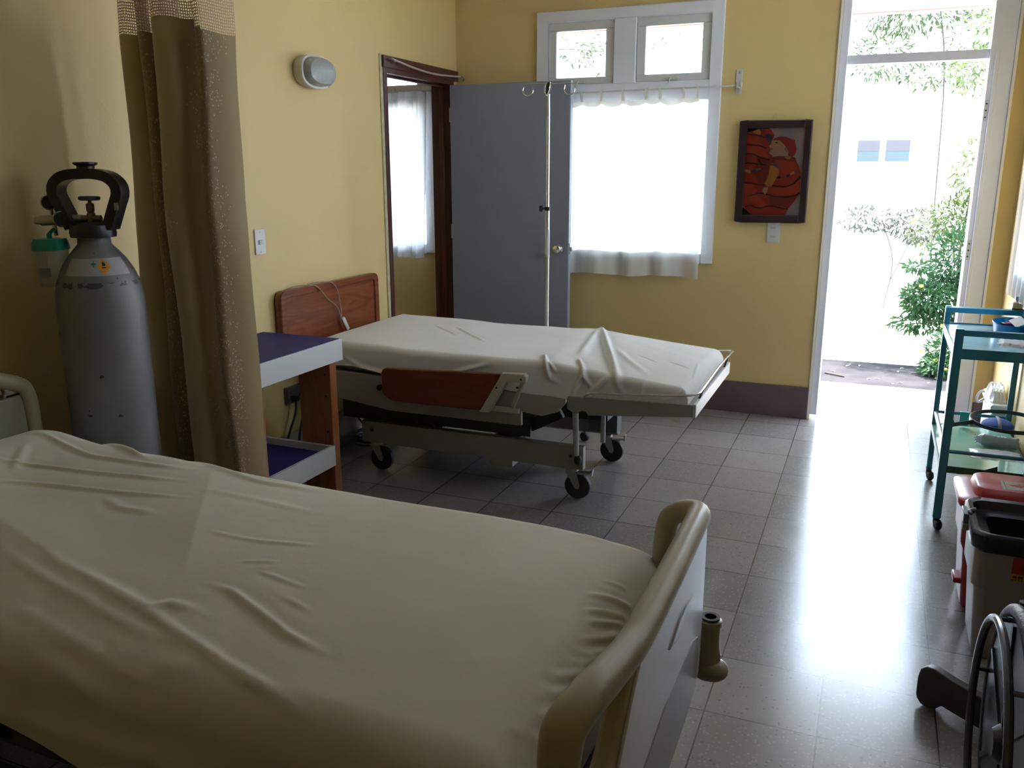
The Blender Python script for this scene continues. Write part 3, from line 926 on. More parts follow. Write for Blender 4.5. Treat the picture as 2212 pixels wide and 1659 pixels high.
# corner socket with its round bumper, far foot corner
m = MB()
cx_, cy_ = -0.278, 1.885
m.lathe([(0.030, 0.315), (0.029, 0.37), (0.024, 0.40), (0.024, 0.445), (0.027, 0.448), (0.027, 0.462), (0.018, 0.464), (0.016, 0.44), (0.0, 0.435)], (cx_, cy_, 0), seg=24)
sk = obj('corner_socket', m, mat('bronze_tan_plastic', (0.32, 0.265, 0.18), rough=0.25), bedA)
m = MB(); m.lathe([(0.0, 0.437), (0.015, 0.438), (0.019, 0.465), (0.022, 0.4655), (0.022, 0.47), (0.014, 0.47), (0.012, 0.443), (0.0, 0.442)], (cx_, cy_, 0), seg=24)
obj('socket_liner', m, BLACK, sk)
m = MB(); m.ball((cx_ + 0.012, cy_ - 0.004, 0.335), (0.038, 0.036, 0.028), 20, 12)
obj('bumper', m, MATS['bronze_tan_plastic'], bedA)
# same socket on the near corner is out of the frame; frame, legs
m = MB()
m.box(-2.40, -0.37, 1.03, 1.08, 0.34, 0.42); m.box(-2.40, -0.37, 1.76, 1.81, 0.34, 0.42)
for x in (-2.35, -1.6, -0.9, -0.42): m.box(x, x + 0.05, 1.03, 1.81, 0.35, 0.41)
m.box(-2.42, -0.38, 1.02, 1.83, 0.43, 0.462)
obj('frame', m, DARKF, bedA, bevel=0.004)
m = MB()
m.box(-2.2, -0.55, 1.05, 1.11, 0.13, 0.2); m.box(-2.2, -0.55, 1.69, 1.75, 0.13, 0.2)
m.box(-2.2, -2.14, 1.11, 1.69, 0.13, 0.2); m.box(-0.61, -0.55, 1.11, 1.69, 0.13, 0.2)
m.bar((-1.9, 1.25, 0.18), (-1.5, 1.25, 0.37), 0.04, 0.06); m.bar((-1.9, 1.55, 0.18), (-1.5, 1.55, 0.37), 0.04, 0.06)
m.bar((-1.1, 1.25, 0.18), (-0.8, 1.25, 0.37), 0.04, 0.06); m.bar((-1.1, 1.55, 0.18), (-0.8, 1.55, 0.37), 0.04, 0.06)
obj('base_frame', m, DARKF, bedA, bevel=0.003)
def caster(name, x, y, r, top, parent, wheelm, hubm, forkm, yaw=0.0, pedal=True, width=0.028):
    """swivel castor; wheel plane contains the direction yaw"""
    R = Matrix.Rotation(yaw, 3, 'Z')
    def W(v): v = R @ Vector(v); return Vector((x + v.x, y + v.y, v.z))
    f = MB()
    f.cyl(W((-0.03, 0, top - 0.014)), W((-0.03, 0, top)), 0.030, seg=20)
    for s_ in (-1, 1):
        yy = s_ * (width / 2 + 0.006)
        pts = [(-0.058, top - 0.014), (-0.004, top - 0.014), (0.014, r + 0.004), (0.006, r - 0.012), (-0.008, r - 0.010)]
        vs = [W((a, yy + d, b_)) for d in (-0.0015, 0.0015) for a, b_ in pts]
        n = len(pts)
        f._add(vs, [tuple(range(n)), tuple(range(n, 2 * n))[::-1]] + [(i, (i + 1) % n, n + (i + 1) % n, n + i) for i in range(n)])
    f.cyl(W((0, -width / 2 - 0.010, r)), W((0, width / 2 + 0.010, r)), 0.006, seg=10)
    fk = obj('castor', f, forkm, parent)
    t = MB(); ax = R @ Vector((0, 1, 0)); o = W((0, -width / 2, r))
    t.lathe([(r * 0.78, 0.0), (r * 0.95, 0.0), (r, width * 0.25), (r, width * 0.75), (r * 0.95, width), (r * 0.78, width), (r * 0.78, 0.0)], o, ax, 36)
    obj('tyre', t, wheelm, fk)
    h = MB(); h.lathe([(0.0, width * 0.12), (0.012, width * 0.1), (r * 0.7, width * 0.22), (r * 0.79, width * 0.05), (r * 0.79, width * 0.95), (r * 0.7, width * 0.78), (0.012, width * 0.9), (0.0, width * 0.88)], o, ax, 30)
    obj('wheel_disc', h, hubm, fk)
    if pedal:
        p = MB(); p.bar(W((0.0, 0, top - 0.022)), W((0.068, 0, top - 0.018)), 0.03, 0.008); p.bar(W((0.066, 0, top - 0.03)), W((0.070, 0, top + 0.004)), 0.03, 0.006)
        obj('brake_pedal', p, STEEL, fk)
    return fk
CREAMW = mat('grey_cream_disc', (0.17, 0.155, 0.13), rough=0.45)
FORK = mat('castor_steel', (0.34, 0.32, 0.29), rough=0.38, metal=0.6)
for x, y in ((-2.15, 1.1), (-2.15, 1.7), (-0.62, 1.1), (-0.62, 1.7)):
    caster('castor', x, y, 0.06, 0.13, bedA, RUBBER, CREAMW, FORK, yaw=0.3)
# headboard: moulded, with rounded outline and grip opening
m = MB()
hx = -2.545
hp = [(-0.47, 0.45), (-0.472, 0.70), (-0.462, 0.79), (-0.43, 0.826), (-0.33, 0.862), (-0.2, 0.885), (0, 0.893), (0.2, 0.885), (0.33, 0.862), (0.43, 0.826), (0.462, 0.79), (0.472, 0.70), (0.47, 0.45)]
m.tube([(hx + 0.012, YC + 0.055 + a, b_) for a, b_ in hp], 0.026, 14, smooth=6)
obj('headboard_rim', m, TAN, bedA)
m = MB()
hy = YC + 0.055
m.box(hx - 0.006, hx + 0.016, hy - 0.465, hy + 0.465, 0.42, 0.785)
m.box(hx - 0.006, hx + 0.016, hy - 0.462, hy - 0.38, 0.785, 0.80); m.box(hx - 0.006, hx + 0.016, hy + 0.38, hy + 0.462, 0.785, 0.80)
m.prism([(-0.12 + hy, 0.785), (0.12 + hy, 0.785), (0.12 + hy, 0.885), (-0.12 + hy, 0.885)], 'yz', hx - 0.006, hx + 0.016)
for sg in (-1, 1):
    m.prism([(hy + sg * 0.375, 0.785), (hy + sg * 0.46, 0.785), (hy + sg * 0.45, 0.80), (hy + sg * 0.42, 0.828), (hy + sg * 0.36, 0.845), (hy + sg * 0.385, 0.82), (hy + sg * 0.388, 0.80)], 'yz', hx - 0.006, hx + 0.016)
obj('headboard', m, mat('olive_grey_plastic', (0.27, 0.26, 0.19), rough=0.5), bedA, bevel=0.004)  # panel plastic is greyer than the tan rim
# mattress
m = MB(); m.box(-2.46, -0.44, 0.995, 1.845, 0.463, 0.59)
obj('mattress', m, mat('green_vinyl_mattress', (0.10, 0.14, 0.12), rough=0.5), bedA, bevel=0.03, bseg=3)

def ztopA(x, y):
    z = 0.660 + 0.010 * np.exp(-((y) / 0.35) ** 2)
    z = z + 0.030 * np.clip((-1.3 - x) / 0.9, 0, 1)                 # rises to the head
    z = z + 0.018 * np.exp(-((x + 2.33) / 0.10) ** 2) * np.clip(0.6 + y, 0, 1)
    z = z - 0.030 * np.clip((x + 0.72) / 0.30, 0, 1) ** 2
    # the sheet falls away towards the near side beyond a taut line
    line = 1.225 - 0.278 * (x + 1.617) - 1.42
    z = z - 0.20 * np.clip(line - y, 0, 0.5) * np.clip((-0.55 - x) / 0.3, 0, 1)
    return z
cr = [([(a, b_ - 1.42) for a, b_ in pts], w_, a_) for pts, w_, a_ in CREASE_A]
cr = [(p_, w_ * (0.5 if w_ > 0.024 else 0.75), a_ * (0.48 if w_ > 0.024 else 1.0)) for p_, w_, a_ in cr]
cr += [([(-2.3, -0.535), (-1.45, -0.56), (-0.7, -0.58)], 0.03, 0.012), ([(-2.1, -0.47), (-1.3, -0.46), (-1.05, -0.49)], 0.02, 0.006)]
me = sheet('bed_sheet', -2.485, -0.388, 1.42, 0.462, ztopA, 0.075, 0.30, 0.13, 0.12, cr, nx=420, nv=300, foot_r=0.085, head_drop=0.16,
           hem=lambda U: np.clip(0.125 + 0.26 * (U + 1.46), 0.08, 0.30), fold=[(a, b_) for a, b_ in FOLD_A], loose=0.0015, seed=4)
me.materials.append(SHEET_A)
sA = bpy.data.objects.new('bed_sheet', me); COL.objects.link(sA)
tag(sA, 'large creased cream sheet spread over the near hospital bed', 'bed sheet', 'sheets on the two beds')

# ================================================================== far bed
bedB = thing('hospital_bed', 'far hospital bed on four castors with wooden side rail and wooden headboard', 'bed', (-1.7, 3.89, 0))
FRM = mat('grey_cream_bed_paint', (0.27, 0.25, 0.215), rough=0.4, var=0.05, vscale=5)
FRL = mat('light_grey_bed_paint', (0.46, 0.45, 0.45), rough=0.38, var=0.03)
DKM = mat('dark_mechanism', (0.022, 0.022, 0.026), rough=0.5)
WOOD = mat_wood('orange_varnished_wood', (0.135, 0.032, 0.014), (0.27, 0.075, 0.028), rough=0.25, axis='Y')
WOODX = mat_wood('orange_varnished_wood_rail', (0.10, 0.020, 0.012), (0.17, 0.038, 0.018), rough=0.28, axis='X')
def rrect(a0, a1, b0, b1, r, n=6):
    out = []
    for cx, cy, s in ((a1 - r, b1 - r, 0), (a0 + r, b1 - r, 1), (a0 + r, b0 + r, 2), (a1 - r, b0 + r, 3)):
        for k in range(n + 1):
            a = s * PI / 2 + k * PI / 2 / n
            out.append((cx + r * math.cos(a), cy + r * math.sin(a)))
    return out
# headboard stands just off the wall
hbx = -2.630
m = MB(); m.prism(rrect(3.368, 4.262, 0.555, 0.928, 0.04), 'yz', hbx - 0.022, hbx + 0.008)
hb = obj('headboard', m, WOOD, bedB, bevel=0.006)
m = MB()
op = rrect(3.368, 4.262, 0.555, 0.928, 0.04, 8); ip = rrect(3.405, 4.225, 0.590, 0.893, 0.022, 8)
n = len(op)
vs = [(hbx + 0.018, a, b_) for a, b_ in op] + [(hbx + 0.018, a, b_) for a, b_ in ip] + [(hbx + 0.008, a, b_) for a, b_ in op] + [(hbx + 0.008, a, b_) for a, b_ in ip]
fs = []
for i in range(n):
    j = (i + 1) % n
    fs += [(i, j, n + j, n + i), (n + i, n + j, 3 * n + j, 3 * n + i), (i, 2 * n + i, 2 * n + j, j)]
m._add(vs, fs)
obj('raised_border', m, WOOD, hb, bevel=0.003)
for y in (3.60, 4.12):
    m = MB(); m.box(hbx - 0.02, hbx + 0.01, y, y + 0.06, 0.30, 0.60); m.box(hbx - 0.02, -2.3, y, y + 0.06, 0.38, 0.43)
    obj('headboard_post', m, FRM, bedB)
# mattress and deck
m = MB(); m.prism([(-2.50, 0.545), (-1.28, 0.545), (-0.70, 0.53), (-0.70, 0.60), (-1.28, 0.660), (-2.50, 0.660)], 'xz', 3.475, 4.305)
obj('mattress', m, mat('blue_grey_mattress', (0.2, 0.22, 0.25), rough=0.6), bedB, bevel=0.02)
m = MB()
for y0, y1 in ((3.455, 3.475), (4.305, 4.325)):
    m.prism([(-2.44, 0.425), (-2.36, 0.405), (-2.08, 0.372), (-1.40, 0.374), (-1.40, 0.440), (-1.30, 0.430), (-1.23, 0.455), (-1.19, 0.50), (-1.19, 0.525), (-2.44, 0.545)], 'xz', y0, y1)
split(obj('side_frame', m, FRM, bedB, bevel=0.003))
m = MB()
m.prism([(-2.42, 0.53), (-0.68, 0.53), (-0.68, 0.515), (-2.42, 0.515)], 'xz', 3.48, 4.30)
obj('deck', m, FRM, bedB)
m = MB()
foot = [(-1.180, 0.536), (-1.180, 0.478), (-1.145, 0.460), (-1.135, 0.458), (-1.118, 0.475), (-1.095, 0.475), (-1.085, 0.458), (-0.632, 0.500), (-0.632, 0.552)]
m.prism(foot, 'xz', 3.450, 3.468); m.prism(foot, 'xz', 4.312, 4.330)
m.prism([(-1.18, 0.536), (-0.632, 0.548), (-0.632, 0.540), (-1.18, 0.528)], 'xz', 3.468, 4.312)
ff = obj('foot_frame', m, FRM, bedB, bevel=0.003)
m = MB(); m.box(-0.632, -0.618, 3.448, 4.332, 0.498, 0.556)
obj('end_plate', m, FRL, ff, bevel=0.003)
m = MB(); m.tube([(-1.10, 3.44, 0.545), (-1.06, 3.425, 0.568), (-0.95, 3.42, 0.575), (-0.75, 3.42, 0.590), (-0.655, 3.422, 0.598), (-0.612, 3.45, 0.605), (-0.606, 3.52, 0.612), (-0.606, 3.89, 0.622), (-0.606, 4.26, 0.618), (-0.612, 4.33, 0.612), (-0.66, 4.36, 0.605), (-0.95, 4.36, 0.58)], 0.0052, 8, smooth=6)
rl = obj('wire_rail', m, CHROME, ff)
m = MB(); m.cyl((-0.628, 3.56, 0.552), (-0.608, 3.56, 0.612), 0.005, seg=8); m.cyl((-0.628, 4.20, 0.552), (-0.608, 4.20, 0.617), 0.005, seg=8)
split(obj('rail_support', m, DKM, rl))
# lower frame
for y0, y1 in ((3.585, 3.625), (4.175, 4.215)):
    m = MB(); m.box(-2.33, -1.146, y0, y1, 0.150, 0.262)
    lf = obj('base_rail', m, FRM, bedB, bevel=0.004)
    if y0 < 4:
        m = MB()
        for x in (-2.27, -1.205): m.cyl((x, y0 - 0.001, 0.215), (x, y0 + 0.004, 0.215), 0.008, seg=12)
        split(obj('bolt_hole', m, BLACK, lf))
m = MB(); m.box(-2.30, -2.24, 3.625, 4.175, 0.16, 0.25); m.box(-1.62, -1.56, 3.625, 4.175, 0.17, 0.25)
split(obj('cross_bar', m, DKM, bedB, bevel=0.003))
m = MB(); m.box(-1.62, -1.50, 3.59, 3.75, 0.118, 0.150)
obj('bottom_bracket', m, FRM, bedB, bevel=0.003)
m = MB()
m.box(-2.42, -2.0, 3.56, 4.22, 0.28, 0.395); m.box(-2.05, -1.42, 3.62, 4.15, 0.27, 0.36)
for y in (3.66, 4.12):
    m.bar((-2.2, y, 0.20), (-1.75, y, 0.36), 0.03, 0.06); m.bar((-1.65, y, 0.20), (-1.28, y, 0.40), 0.03, 0.06)
m.box(-1.42, -1.16, 4.02, 4.16, 0.265, 0.44); m.cyl((-1.95, 3.9, 0.30), (-1.3, 3.9, 0.42), 0.03)
obj('lift_mechanism', m, DKM, bedB, bevel=0.003)
m = MB(); m.cyl((-1.148, 3.47, 0.462), (-1.168, 3.555, 0.235), 0.014, 0.011, 12)
lk = obj('support_strut', m, FRL, bedB)
m = MB(); m.ball((-1.166, 3.57, 0.205), (0.018, 0.012, 0.026)); obj('strut_foot', m, BLACK, lk)
m = MB(); m.cyl((-1.155, 3.93, 0.455), (-1.155, 3.93, 0.185), 0.012, seg=12)
obj('drip_stand_socket', m, FRL, bedB)
m = MB(); m.box(-1.30, -1.145, 4.15, 4.235, 0.165, 0.30)
obj('end_box', m, mat('slate_grey_paint', (0.10, 0.105, 0.11), rough=0.4), bedB, bevel=0.003)
for x, y in ((-1.18, 3.62), (-1.18, 4.19), (-2.235, 3.62), (-2.235, 4.19)):
    caster('castor', x, y, 0.0625, 0.148, bedB, RUBBER, CREAMW, FORK, yaw=0.05, pedal=x > -2)
# lowered wooden side rail on its bracket
m = MB()
pl = [(-2.085, 0.575), (-2.075, 0.592), (-2.055, 0.600), (-1.462, 0.623), (-1.462, 0.600), (-1.565, 0.446), (-1.60, 0.443), (-1.99, 0.440), (-2.04, 0.445), (-2.085, 0.475)]
m.prism(pl, 'xz', 3.390, 3.412)
sr = obj('side_rail', m, WOODX, bedB, bevel=0.006, bseg=3)
m = MB()
m.prism([(-1.575, 0.440), (-1.530, 0.440), (-1.440, 0.590), (-1.35, 0.595), (-1.35, 0.622), (-1.36, 0.632), (-1.468, 0.628), (-1.475, 0.608)], 'xz', 3.384, 3.418)
m.bar((-1.365, 3.402, 0.605), (-1.430, 3.43, 0.465), 0.012, 0.020)
bk = obj('rail_bracket', m, mat('cream_bracket_paint', (0.42, 0.385, 0.32), rough=0.4), sr, bevel=0.003)
m = MB()
for x, z in ((-1.372, 0.608), (-1.39, 0.57), (-1.49, 0.56)): m.cyl((x, 3.382, z), (x, 3.386, z), 0.005, seg=8)
split(obj('rivet', m, BLACK, bk))
m = MB(); m.bar((-1.56, 3.43, 0.45), (-1.40, 3.43, 0.45), 0.02, 0.02); obj('lower_link', m, MATS['cream_bracket_paint'], sr)
m = MB(); m.bar((-2.0, 3.40, 0.46), (-2.0, 3.455, 0.46), 0.02, 0.02); obj('pivot_pin', m, MATS['cream_bracket_paint'], sr)
m = MB(); m.lathe([(0.0, 0.0), (0.014, 0.002), (0.014, 0.02), (0.008, 0.022), (0.0, 0.03)], (-2.125, 3.43, 0.487), (0, 1, 0), 16)
obj('release_knob', m, BLACK, bedB)

def ztopB(x, y):
    return 0.676 + 0.012 * np.clip((-1.9 - x) / 0.4, 0, 1) + 0.008 * np.exp(-((x + 1.30) / 0.10) ** 2) - 0.060 * np.clip((x + 1.28) / 0.62, 0, 1) + 0.004 * np.cos(y * 3)
def hemB(U):
    h = 0.125 + 0.012 * np.sin(U * 9 + 1.0) + 0.03 * np.exp(-((U + 1.27) / 0.07) ** 2) - 0.02 * np.exp(-((U + 2.2) / 0.2) ** 2) + 0.018 * np.exp(-((U + 0.93) / 0.05) ** 2)
    return np.clip(h, 0.08, 0.19)
cb_ = [(p_, w_ * 0.72, a_ * 1.35) for p_, w_, a_ in CREASE_B]
me = sheet('bed_sheet', -2.515, -0.655, 3.89, 0.435, ztopB, 0.032, 0.16, 0.075, 0.075, cb_, nx=420, nv=260, foot_r=0.045, head_drop=0.05, hem=hemB, loose=0.0035, seed=9, corner=0.085)
me.materials.append(SHEET_B)
sB = bpy.data.objects.new('bed_sheet', me); COL.objects.link(sB)
tag(sB, 'white sheet tucked over the far bed, with a sharp peaked fold near its middle', 'bed sheet', 'sheets on the two beds')

# pendant cord lying over the headboard
root = thing('call_button', 'thin grey cable looped over the wooden headboard, ending in a small white push button', 'call button', (-2.60, 3.86, 0.69))
m = MB(); m.tube([(-2.652, 3.45, 0.925), (-2.630, 3.499, 0.938), (-2.615, 3.562, 0.9375), (-2.606, 3.635, 0.928), (-2.604, 3.679, 0.903), (-2.606, 3.732, 0.856), (-2.606, 3.817, 0.798), (-2.606, 3.848, 0.752), (-2.603, 3.852, 0.715)], 0.0028, 6, smooth=6)
obj('cable', m, mat('grey_brown_cable', (0.32, 0.24, 0.18), rough=0.5), root)
m = MB(); m.tube([(-2.652, 3.60, 0.925), (-2.630, 3.654, 0.938), (-2.612, 3.721, 0.937), (-2.604, 3.779, 0.928), (-2.604, 3.825, 0.893), (-2.605, 3.850, 0.828), (-2.605, 3.861, 0.774), (-2.605, 3.860, 0.735)], 0.0028, 6, smooth=6)
obj('cable', m, MATS['grey_brown_cable'], root)
m = MB(); m.bar((-2.590, 3.892, 0.660), (-2.598, 3.858, 0.730), 0.018, 0.022)
obj('push_button', m, mat('white_button_plastic', (0.65, 0.64, 0.63), rough=0.35), root, bevel=0.004)
# ================================================================== bedside table
root = thing('bedside_table', 'white and blue bedside table with pine legs between the brown curtain and the far bed', 'bedside table', (-2.42, 2.95, 0))
TW = mat('white_laminate', (0.56, 0.55, 0.545), rough=0.35, var=0.02)
TB = mat('dark_blue_laminate', (0.020, 0.020, 0.15), rough=0.55, spec=0.2)
PINE = mat_wood('orange_pine', (0.24, 0.075, 0.025), (0.36, 0.13, 0.045), rough=0.35, axis='Z')
tx0, tx1, ty0, ty1 = -2.64, -2.20, 2.640, 3.255
m = MB()
m.box(tx1 - 0.015, tx1, ty0, ty1, 0.655, 0.752); m.box(tx0, tx1 - 0.015, ty1 - 0.015, ty1, 0.655, 0.752); m.box(tx0, tx1 - 0.015, ty0, ty0 + 0.015, 0.655, 0.752); m.box(tx0, tx0 + 0.015, ty0 + 0.015, ty1 - 0.015, 0.655, 0.752)
ap = obj('top_apron', m, TW, root, bevel=0.002)
m = MB(); m.box(tx0 + 0.004, tx1 - 0.012, ty0 + 0.006, ty1 - 0.006, 0.740, 0.7545)
obj('table_top', m, TB, root, bevel=0.001)
sx1, sy0, sy1 = -2.205, 2.700, 3.165
m = MB()
m.box(sx1 - 0.015, sx1, sy0, sy1, 0.172, 0.268); m.box(tx0 + 0.01, sx1 - 0.015, sy1 - 0.015, sy1, 0.172, 0.268)
m.box(tx0 + 0.01, sx1 - 0.015, sy0, sy0 + 0.015, 0.172, 0.268); m.box(tx0 + 0.01, tx0 + 0.025, sy0 + 0.015, sy1 - 0.015, 0.172, 0.268)
obj('shelf_rim', m, TW, root, bevel=0.002)
m = MB(); m.box(tx0 + 0.02, sx1 - 0.01, sy0 + 0.01, sy1 - 0.01, 0.205, 0.235)
obj('shelf', m, TB, root)
for y0, y1 in ((2.662, 2.700), (3.165, 3.215)):
    m = MB(); m.box(-2.385, -2.212, y0, y1, 0.0, 0.68)
    lg = obj('leg', m, PINE, root, bevel=0.003)
    m = MB()
    for z in (0.33, 0.50, 0.60):
        yy = y0 - 0.002 if y0 > 3 else y1
        m.cyl((-2.24, yy, z), (-2.24, yy + 0.003, z), 0.006, seg=10)
    split(obj('screw_plug', m, BLACK, lg))


# ================================================================== socket and plugs under the table
root = thing('power_outlet', 'grey double socket box low on the left wall under the bedside table, with two plugs', 'socket', (XL, 3.47, 0.38))
m = MB(); m.box(XL, XL + 0.03, 3.40, 3.52, 0.36, 0.44)
obj('socket_box', m, mat('socket_grey', (0.10, 0.09, 0.085), rough=0.5), root, bevel=0.004)
for y, y2, yf in ((3.43, 3.34, 3.29), (3.50, 3.44, 3.38)):
    m = MB(); m.box(XL + 0.03, XL + 0.06, y - 0.014, y + 0.014, 0.37, 0.40)
    pg = obj('plug', m, BLACK, root, bevel=0.003)
    m = MB(); m.tube([(XL + 0.05, y, 0.37), (XL + 0.055, y - 0.02, 0.31), (XL + 0.05, y2, 0.18), (XL + 0.06, (y2 + yf) / 2, 0.05), (XL + 0.10, yf, 0.012)], 0.006, 8)
    obj('cord', m, BLACK, pg)
m = MB()
pts = []
for k in range(34):
    a = k * 0.75; pts.append((-2.50 + 0.115 * math.cos(a), 3.98 + 0.12 * math.sin(a), 0.010 + 0.0018 * k + 0.004 * math.sin(k)))
pts += [(-2.56, 3.95, 0.12), (-2.60, 3.92, 0.22), (-2.645, 3.90, 0.30)]
m.tube(pts, 0.006, 7, smooth=4)
o = obj('coiled_cable', m, BLACK)
tag(o, 'black cable coiled on the floor below the head of the far bed', 'cable')

# ================================================================== brown privacy curtain
def mat_brown_curtain():
    t = NT('brown_dotted_curtain')
    at = t.n('ShaderNodeUVMap'); sp = t.n('ShaderNodeSeparateXYZ'); t.l(at.outputs[0], sp.inputs[0])
    mp = t.n('ShaderNodeMapping'); mp.inputs['Scale'].default_value = (1.0, 0.62, 1)
    t.l(at.outputs[0], mp.inputs['Vector'])
    v = t.n('ShaderNodeTexVoronoi'); v.inputs['Scale'].default_value = 150; t.l(mp.outputs[0], v.inputs['Vector'])
    dot = t.math('LESS_THAN', v.outputs['Distance'], 0.26)
    # dots gather in upright sprays
    n1 = t.n('ShaderNodeTexNoise'); n1.inputs['Scale'].default_value = 3.3; n1.inputs['Detail'].default_value = 3
    t.l(at.outputs[0], n1.inputs['Vector'])
    band = t.math('SINE', t.math('ADD', t.math('MULTIPLY', sp.outputs['X'], 21.0), t.math('MULTIPLY', n1.outputs['Fac'], 5.5)))
    dens = t.math('ADD', t.math('MULTIPLY', band, 0.60), t.math('MULTIPLY', n1.outputs['Fac'], 0.50))
    sel = t.n('ShaderNodeSeparateColor'); t.l(v.outputs['Color'], sel.inputs[0])
    keep = t.math('LESS_THAN', sel.outputs[0], dens)
    d = t.math('MULTIPLY', t.math('MULTIPLY', dot, keep), 0.8)
    b2 = t.math('SINE', t.math('MULTIPLY', sp.outputs['X'], 13.0))
    base = t.mix(t.math('ADD', t.math('MULTIPLY', b2, 0.5), 0.5), (0.26, 0.155, 0.072), (0.36, 0.262, 0.10))
    c = t.mix(d, base, (0.72, 0.64, 0.48))
    t.l(c, t.b.inputs['Base Color']); t.b.inputs['Roughness'].default_value = 0.62
    t.b.inputs['Sheen Weight'].default_value = 0.25
    tr = t.n('ShaderNodeBsdfTranslucent'); tr.inputs['Color'].default_value = (0.22, 0.15, 0.08, 1)
    ms = t.n('ShaderNodeMixShader'); ms.inputs[0].default_value = 0.14
    t.l(t.b.outputs[0], ms.inputs[1]); t.l(tr.outputs[0], ms.inputs[2]); t.l(ms.outputs[0], t.out.inputs['Surface'])
    return t.m
def mat_net():
    t = NT('curtain_netting')
    at = t.n('ShaderNodeUVMap')
    mp = t.n('ShaderNodeMapping'); mp.inputs['Scale'].default_value = (1.0, 0.85, 1); t.l(at.outputs[0], mp.inputs['Vector'])
    v = t.n('ShaderNodeTexVoronoi'); v.feature = 'DISTANCE_TO_EDGE'; v.inputs['Scale'].default_value = 120; v.inputs['Randomness'].default_value = 0.25
    t.l(mp.outputs[0], v.inputs['Vector'])
    thr = t.math('GREATER_THAN', v.outputs['Distance'], 0.19)
    t.b.inputs['Base Color'].default_value = (0.48, 0.31, 0.21, 1); t.b.inputs['Roughness'].default_value = 0.8
    tp = t.n('ShaderNodeBsdfTransparent')
    ms = t.n('ShaderNodeMixShader'); t.l(thr, ms.inputs[0]); t.l(t.b.outputs[0], ms.inputs[1]); t.l(tp.outputs[0], ms.inputs[2])
    t.l(ms.outputs[0], t.out.inputs['Surface'])
    return t.m
def hang(name, nu, nv, fn, material, parent=None, length=1.0, height=1.0, solid=0.0):
    """hanging cloth; fn(s, t) -> xyz, s across 0..1, t down 0..1; uv in metres"""
    me = bpy.data.meshes.new(name)
    vs = [fn(i / (nu - 1), j / (nv - 1)) for i in range(nu) for j in range(nv)]
    fs = [(i * nv + j, (i + 1) * nv + j, (i + 1) * nv + j + 1, i * nv + j + 1) for i in range(nu - 1) for j in range(nv - 1)]
    me.from_pydata(vs, [], fs); me.update()
    uv = me.uv_layers.new(name='UVMap')
    co = [((k // nv) / (nu - 1) * length, (1 - (k % nv) / (nv - 1)) * height) for k in range(nu * nv)]
    for lp in me.loops: uv.data[lp.index].uv = co[lp.vertex_index]
    for p in me.polygons: p.use_smooth = True
    me.materials.append(material)
    if parent is not None: me.transform(wm(parent).inverted())
    o = bpy.data.objects.new(name, me); COL.objects.link(o)
    if parent is not None: o.parent = parent
    if solid:
        md = o.modifiers.new('solid', 'SOLIDIFY'); md.thickness = solid; md.offset = 0
    return o

pc = thing('privacy_curtain', 'brown dotted privacy curtain with a net top, gathered between the two beds', 'curtain', (-2.28, 2.45, ZC))
# gathered cross-section of the curtain, from the left edge (wall side) to the right edge (room side)
CP = [(-2.535, 2.455), (-2.50, 2.430), (-2.45, 2.420), (-2.405, 2.440), (-2.385, 2.470), (-2.392, 2.425), (-2.37, 2.405), (-2.342, 2.410), (-2.320, 2.45), (-2.330, 2.51), (-2.305, 2.53), (-2.292, 2.47), (-2.298, 2.40),
      (-2.270, 2.368), (-2.230, 2.358), (-2.185, 2.370), (-2.160, 2.405), (-2.125, 2.418), (-2.095, 2.390), (-2.062, 2.385), (-2.045, 2.42), (-2.03, 2.465), (-2.02, 2.52)]
CPs = spline([Vector((a, b_, 0)) for a, b_ in CP], 8)
CPx = np.array([p.x for p in CPs]); CPy = np.array([p.y for p in CPs]); CPl = np.concatenate([[0], np.cumsum(np.hypot(np.diff(CPx), np.diff(CPy)))]); CPt = CPl / CPl[-1]
def curtain_fn(z0, z1, wob=1.0):
    def fn(s, t):
        z = z0 + (z1 - z0) * t
        x = float(np.interp(s, CPt, CPx)); y = float(np.interp(s, CPt, CPy))
        # the cloth spreads a little downwards and the folds soften
        k = (2.0 - z) / 2.0
        cx_ = -2.26
        if z > 1.95: x = cx_ + (x - cx_) * (1.0 + 0.05 * (z - 1.95) * -3.0)
        x = cx_ + (x - cx_) * (0.97 + 0.05 * k)
        y = 2.44 + (y - 2.44) * (1.0 - 0.15 * k) + 0.004 * math.sin(9 * z + 20 * s)
        x = -2.53 + (x + 2.53) * float(np.interp(z, [0.2, 0.8, 1.4, 1.95, 2.8], [0.93, 0.91, 0.88, 0.93, 0.93]))
        x += 0.006 * math.sin(4.2 * z + 9 * s) + 0.030 * max(0, 1 - abs(z - 1.08) / 0.12) * (1 if s < 0.06 else 0) * (1 - s / 0.06) * -0.3
        return (x, y, z)
    return fn
def top_z(s):
    return 1.955 + (0.035 if 0.45 < s < 0.80 else 0.0) - (0.012 if s > 0.86 else 0) + 0.004 * math.sin(31 * s)
base_fn = curtain_fn(0, 1)
def main_fn(s, t):
    z = top_z(s) + (0.24 - top_z(s)) * t
    p = curtain_fn(z, z)(s, 0); return p
def net_fn(s, t):
    z = ZC - 0.06 + (top_z(s) - (ZC - 0.06)) * t
    return curtain_fn(z, z)(s, 0)
hang('curtain_fabric', 230, 60, main_fn, mat_brown_curtain(), pc, length=float(CPl[-1]), height=1.72)
hang('net_top', 160, 16, net_fn, mat_net(), pc, length=float(CPl[-1]), height=0.85)
o = obj('ceiling_track', MB().box(-2.62, -0.2, 2.43, 2.455, ZC - 0.035, ZC), mat('track_white', (0.6, 0.6, 0.6), rough=0.4))
tag(o, 'white curtain track on the ceiling carrying the brown privacy curtain', 'curtain track')
m = MB()
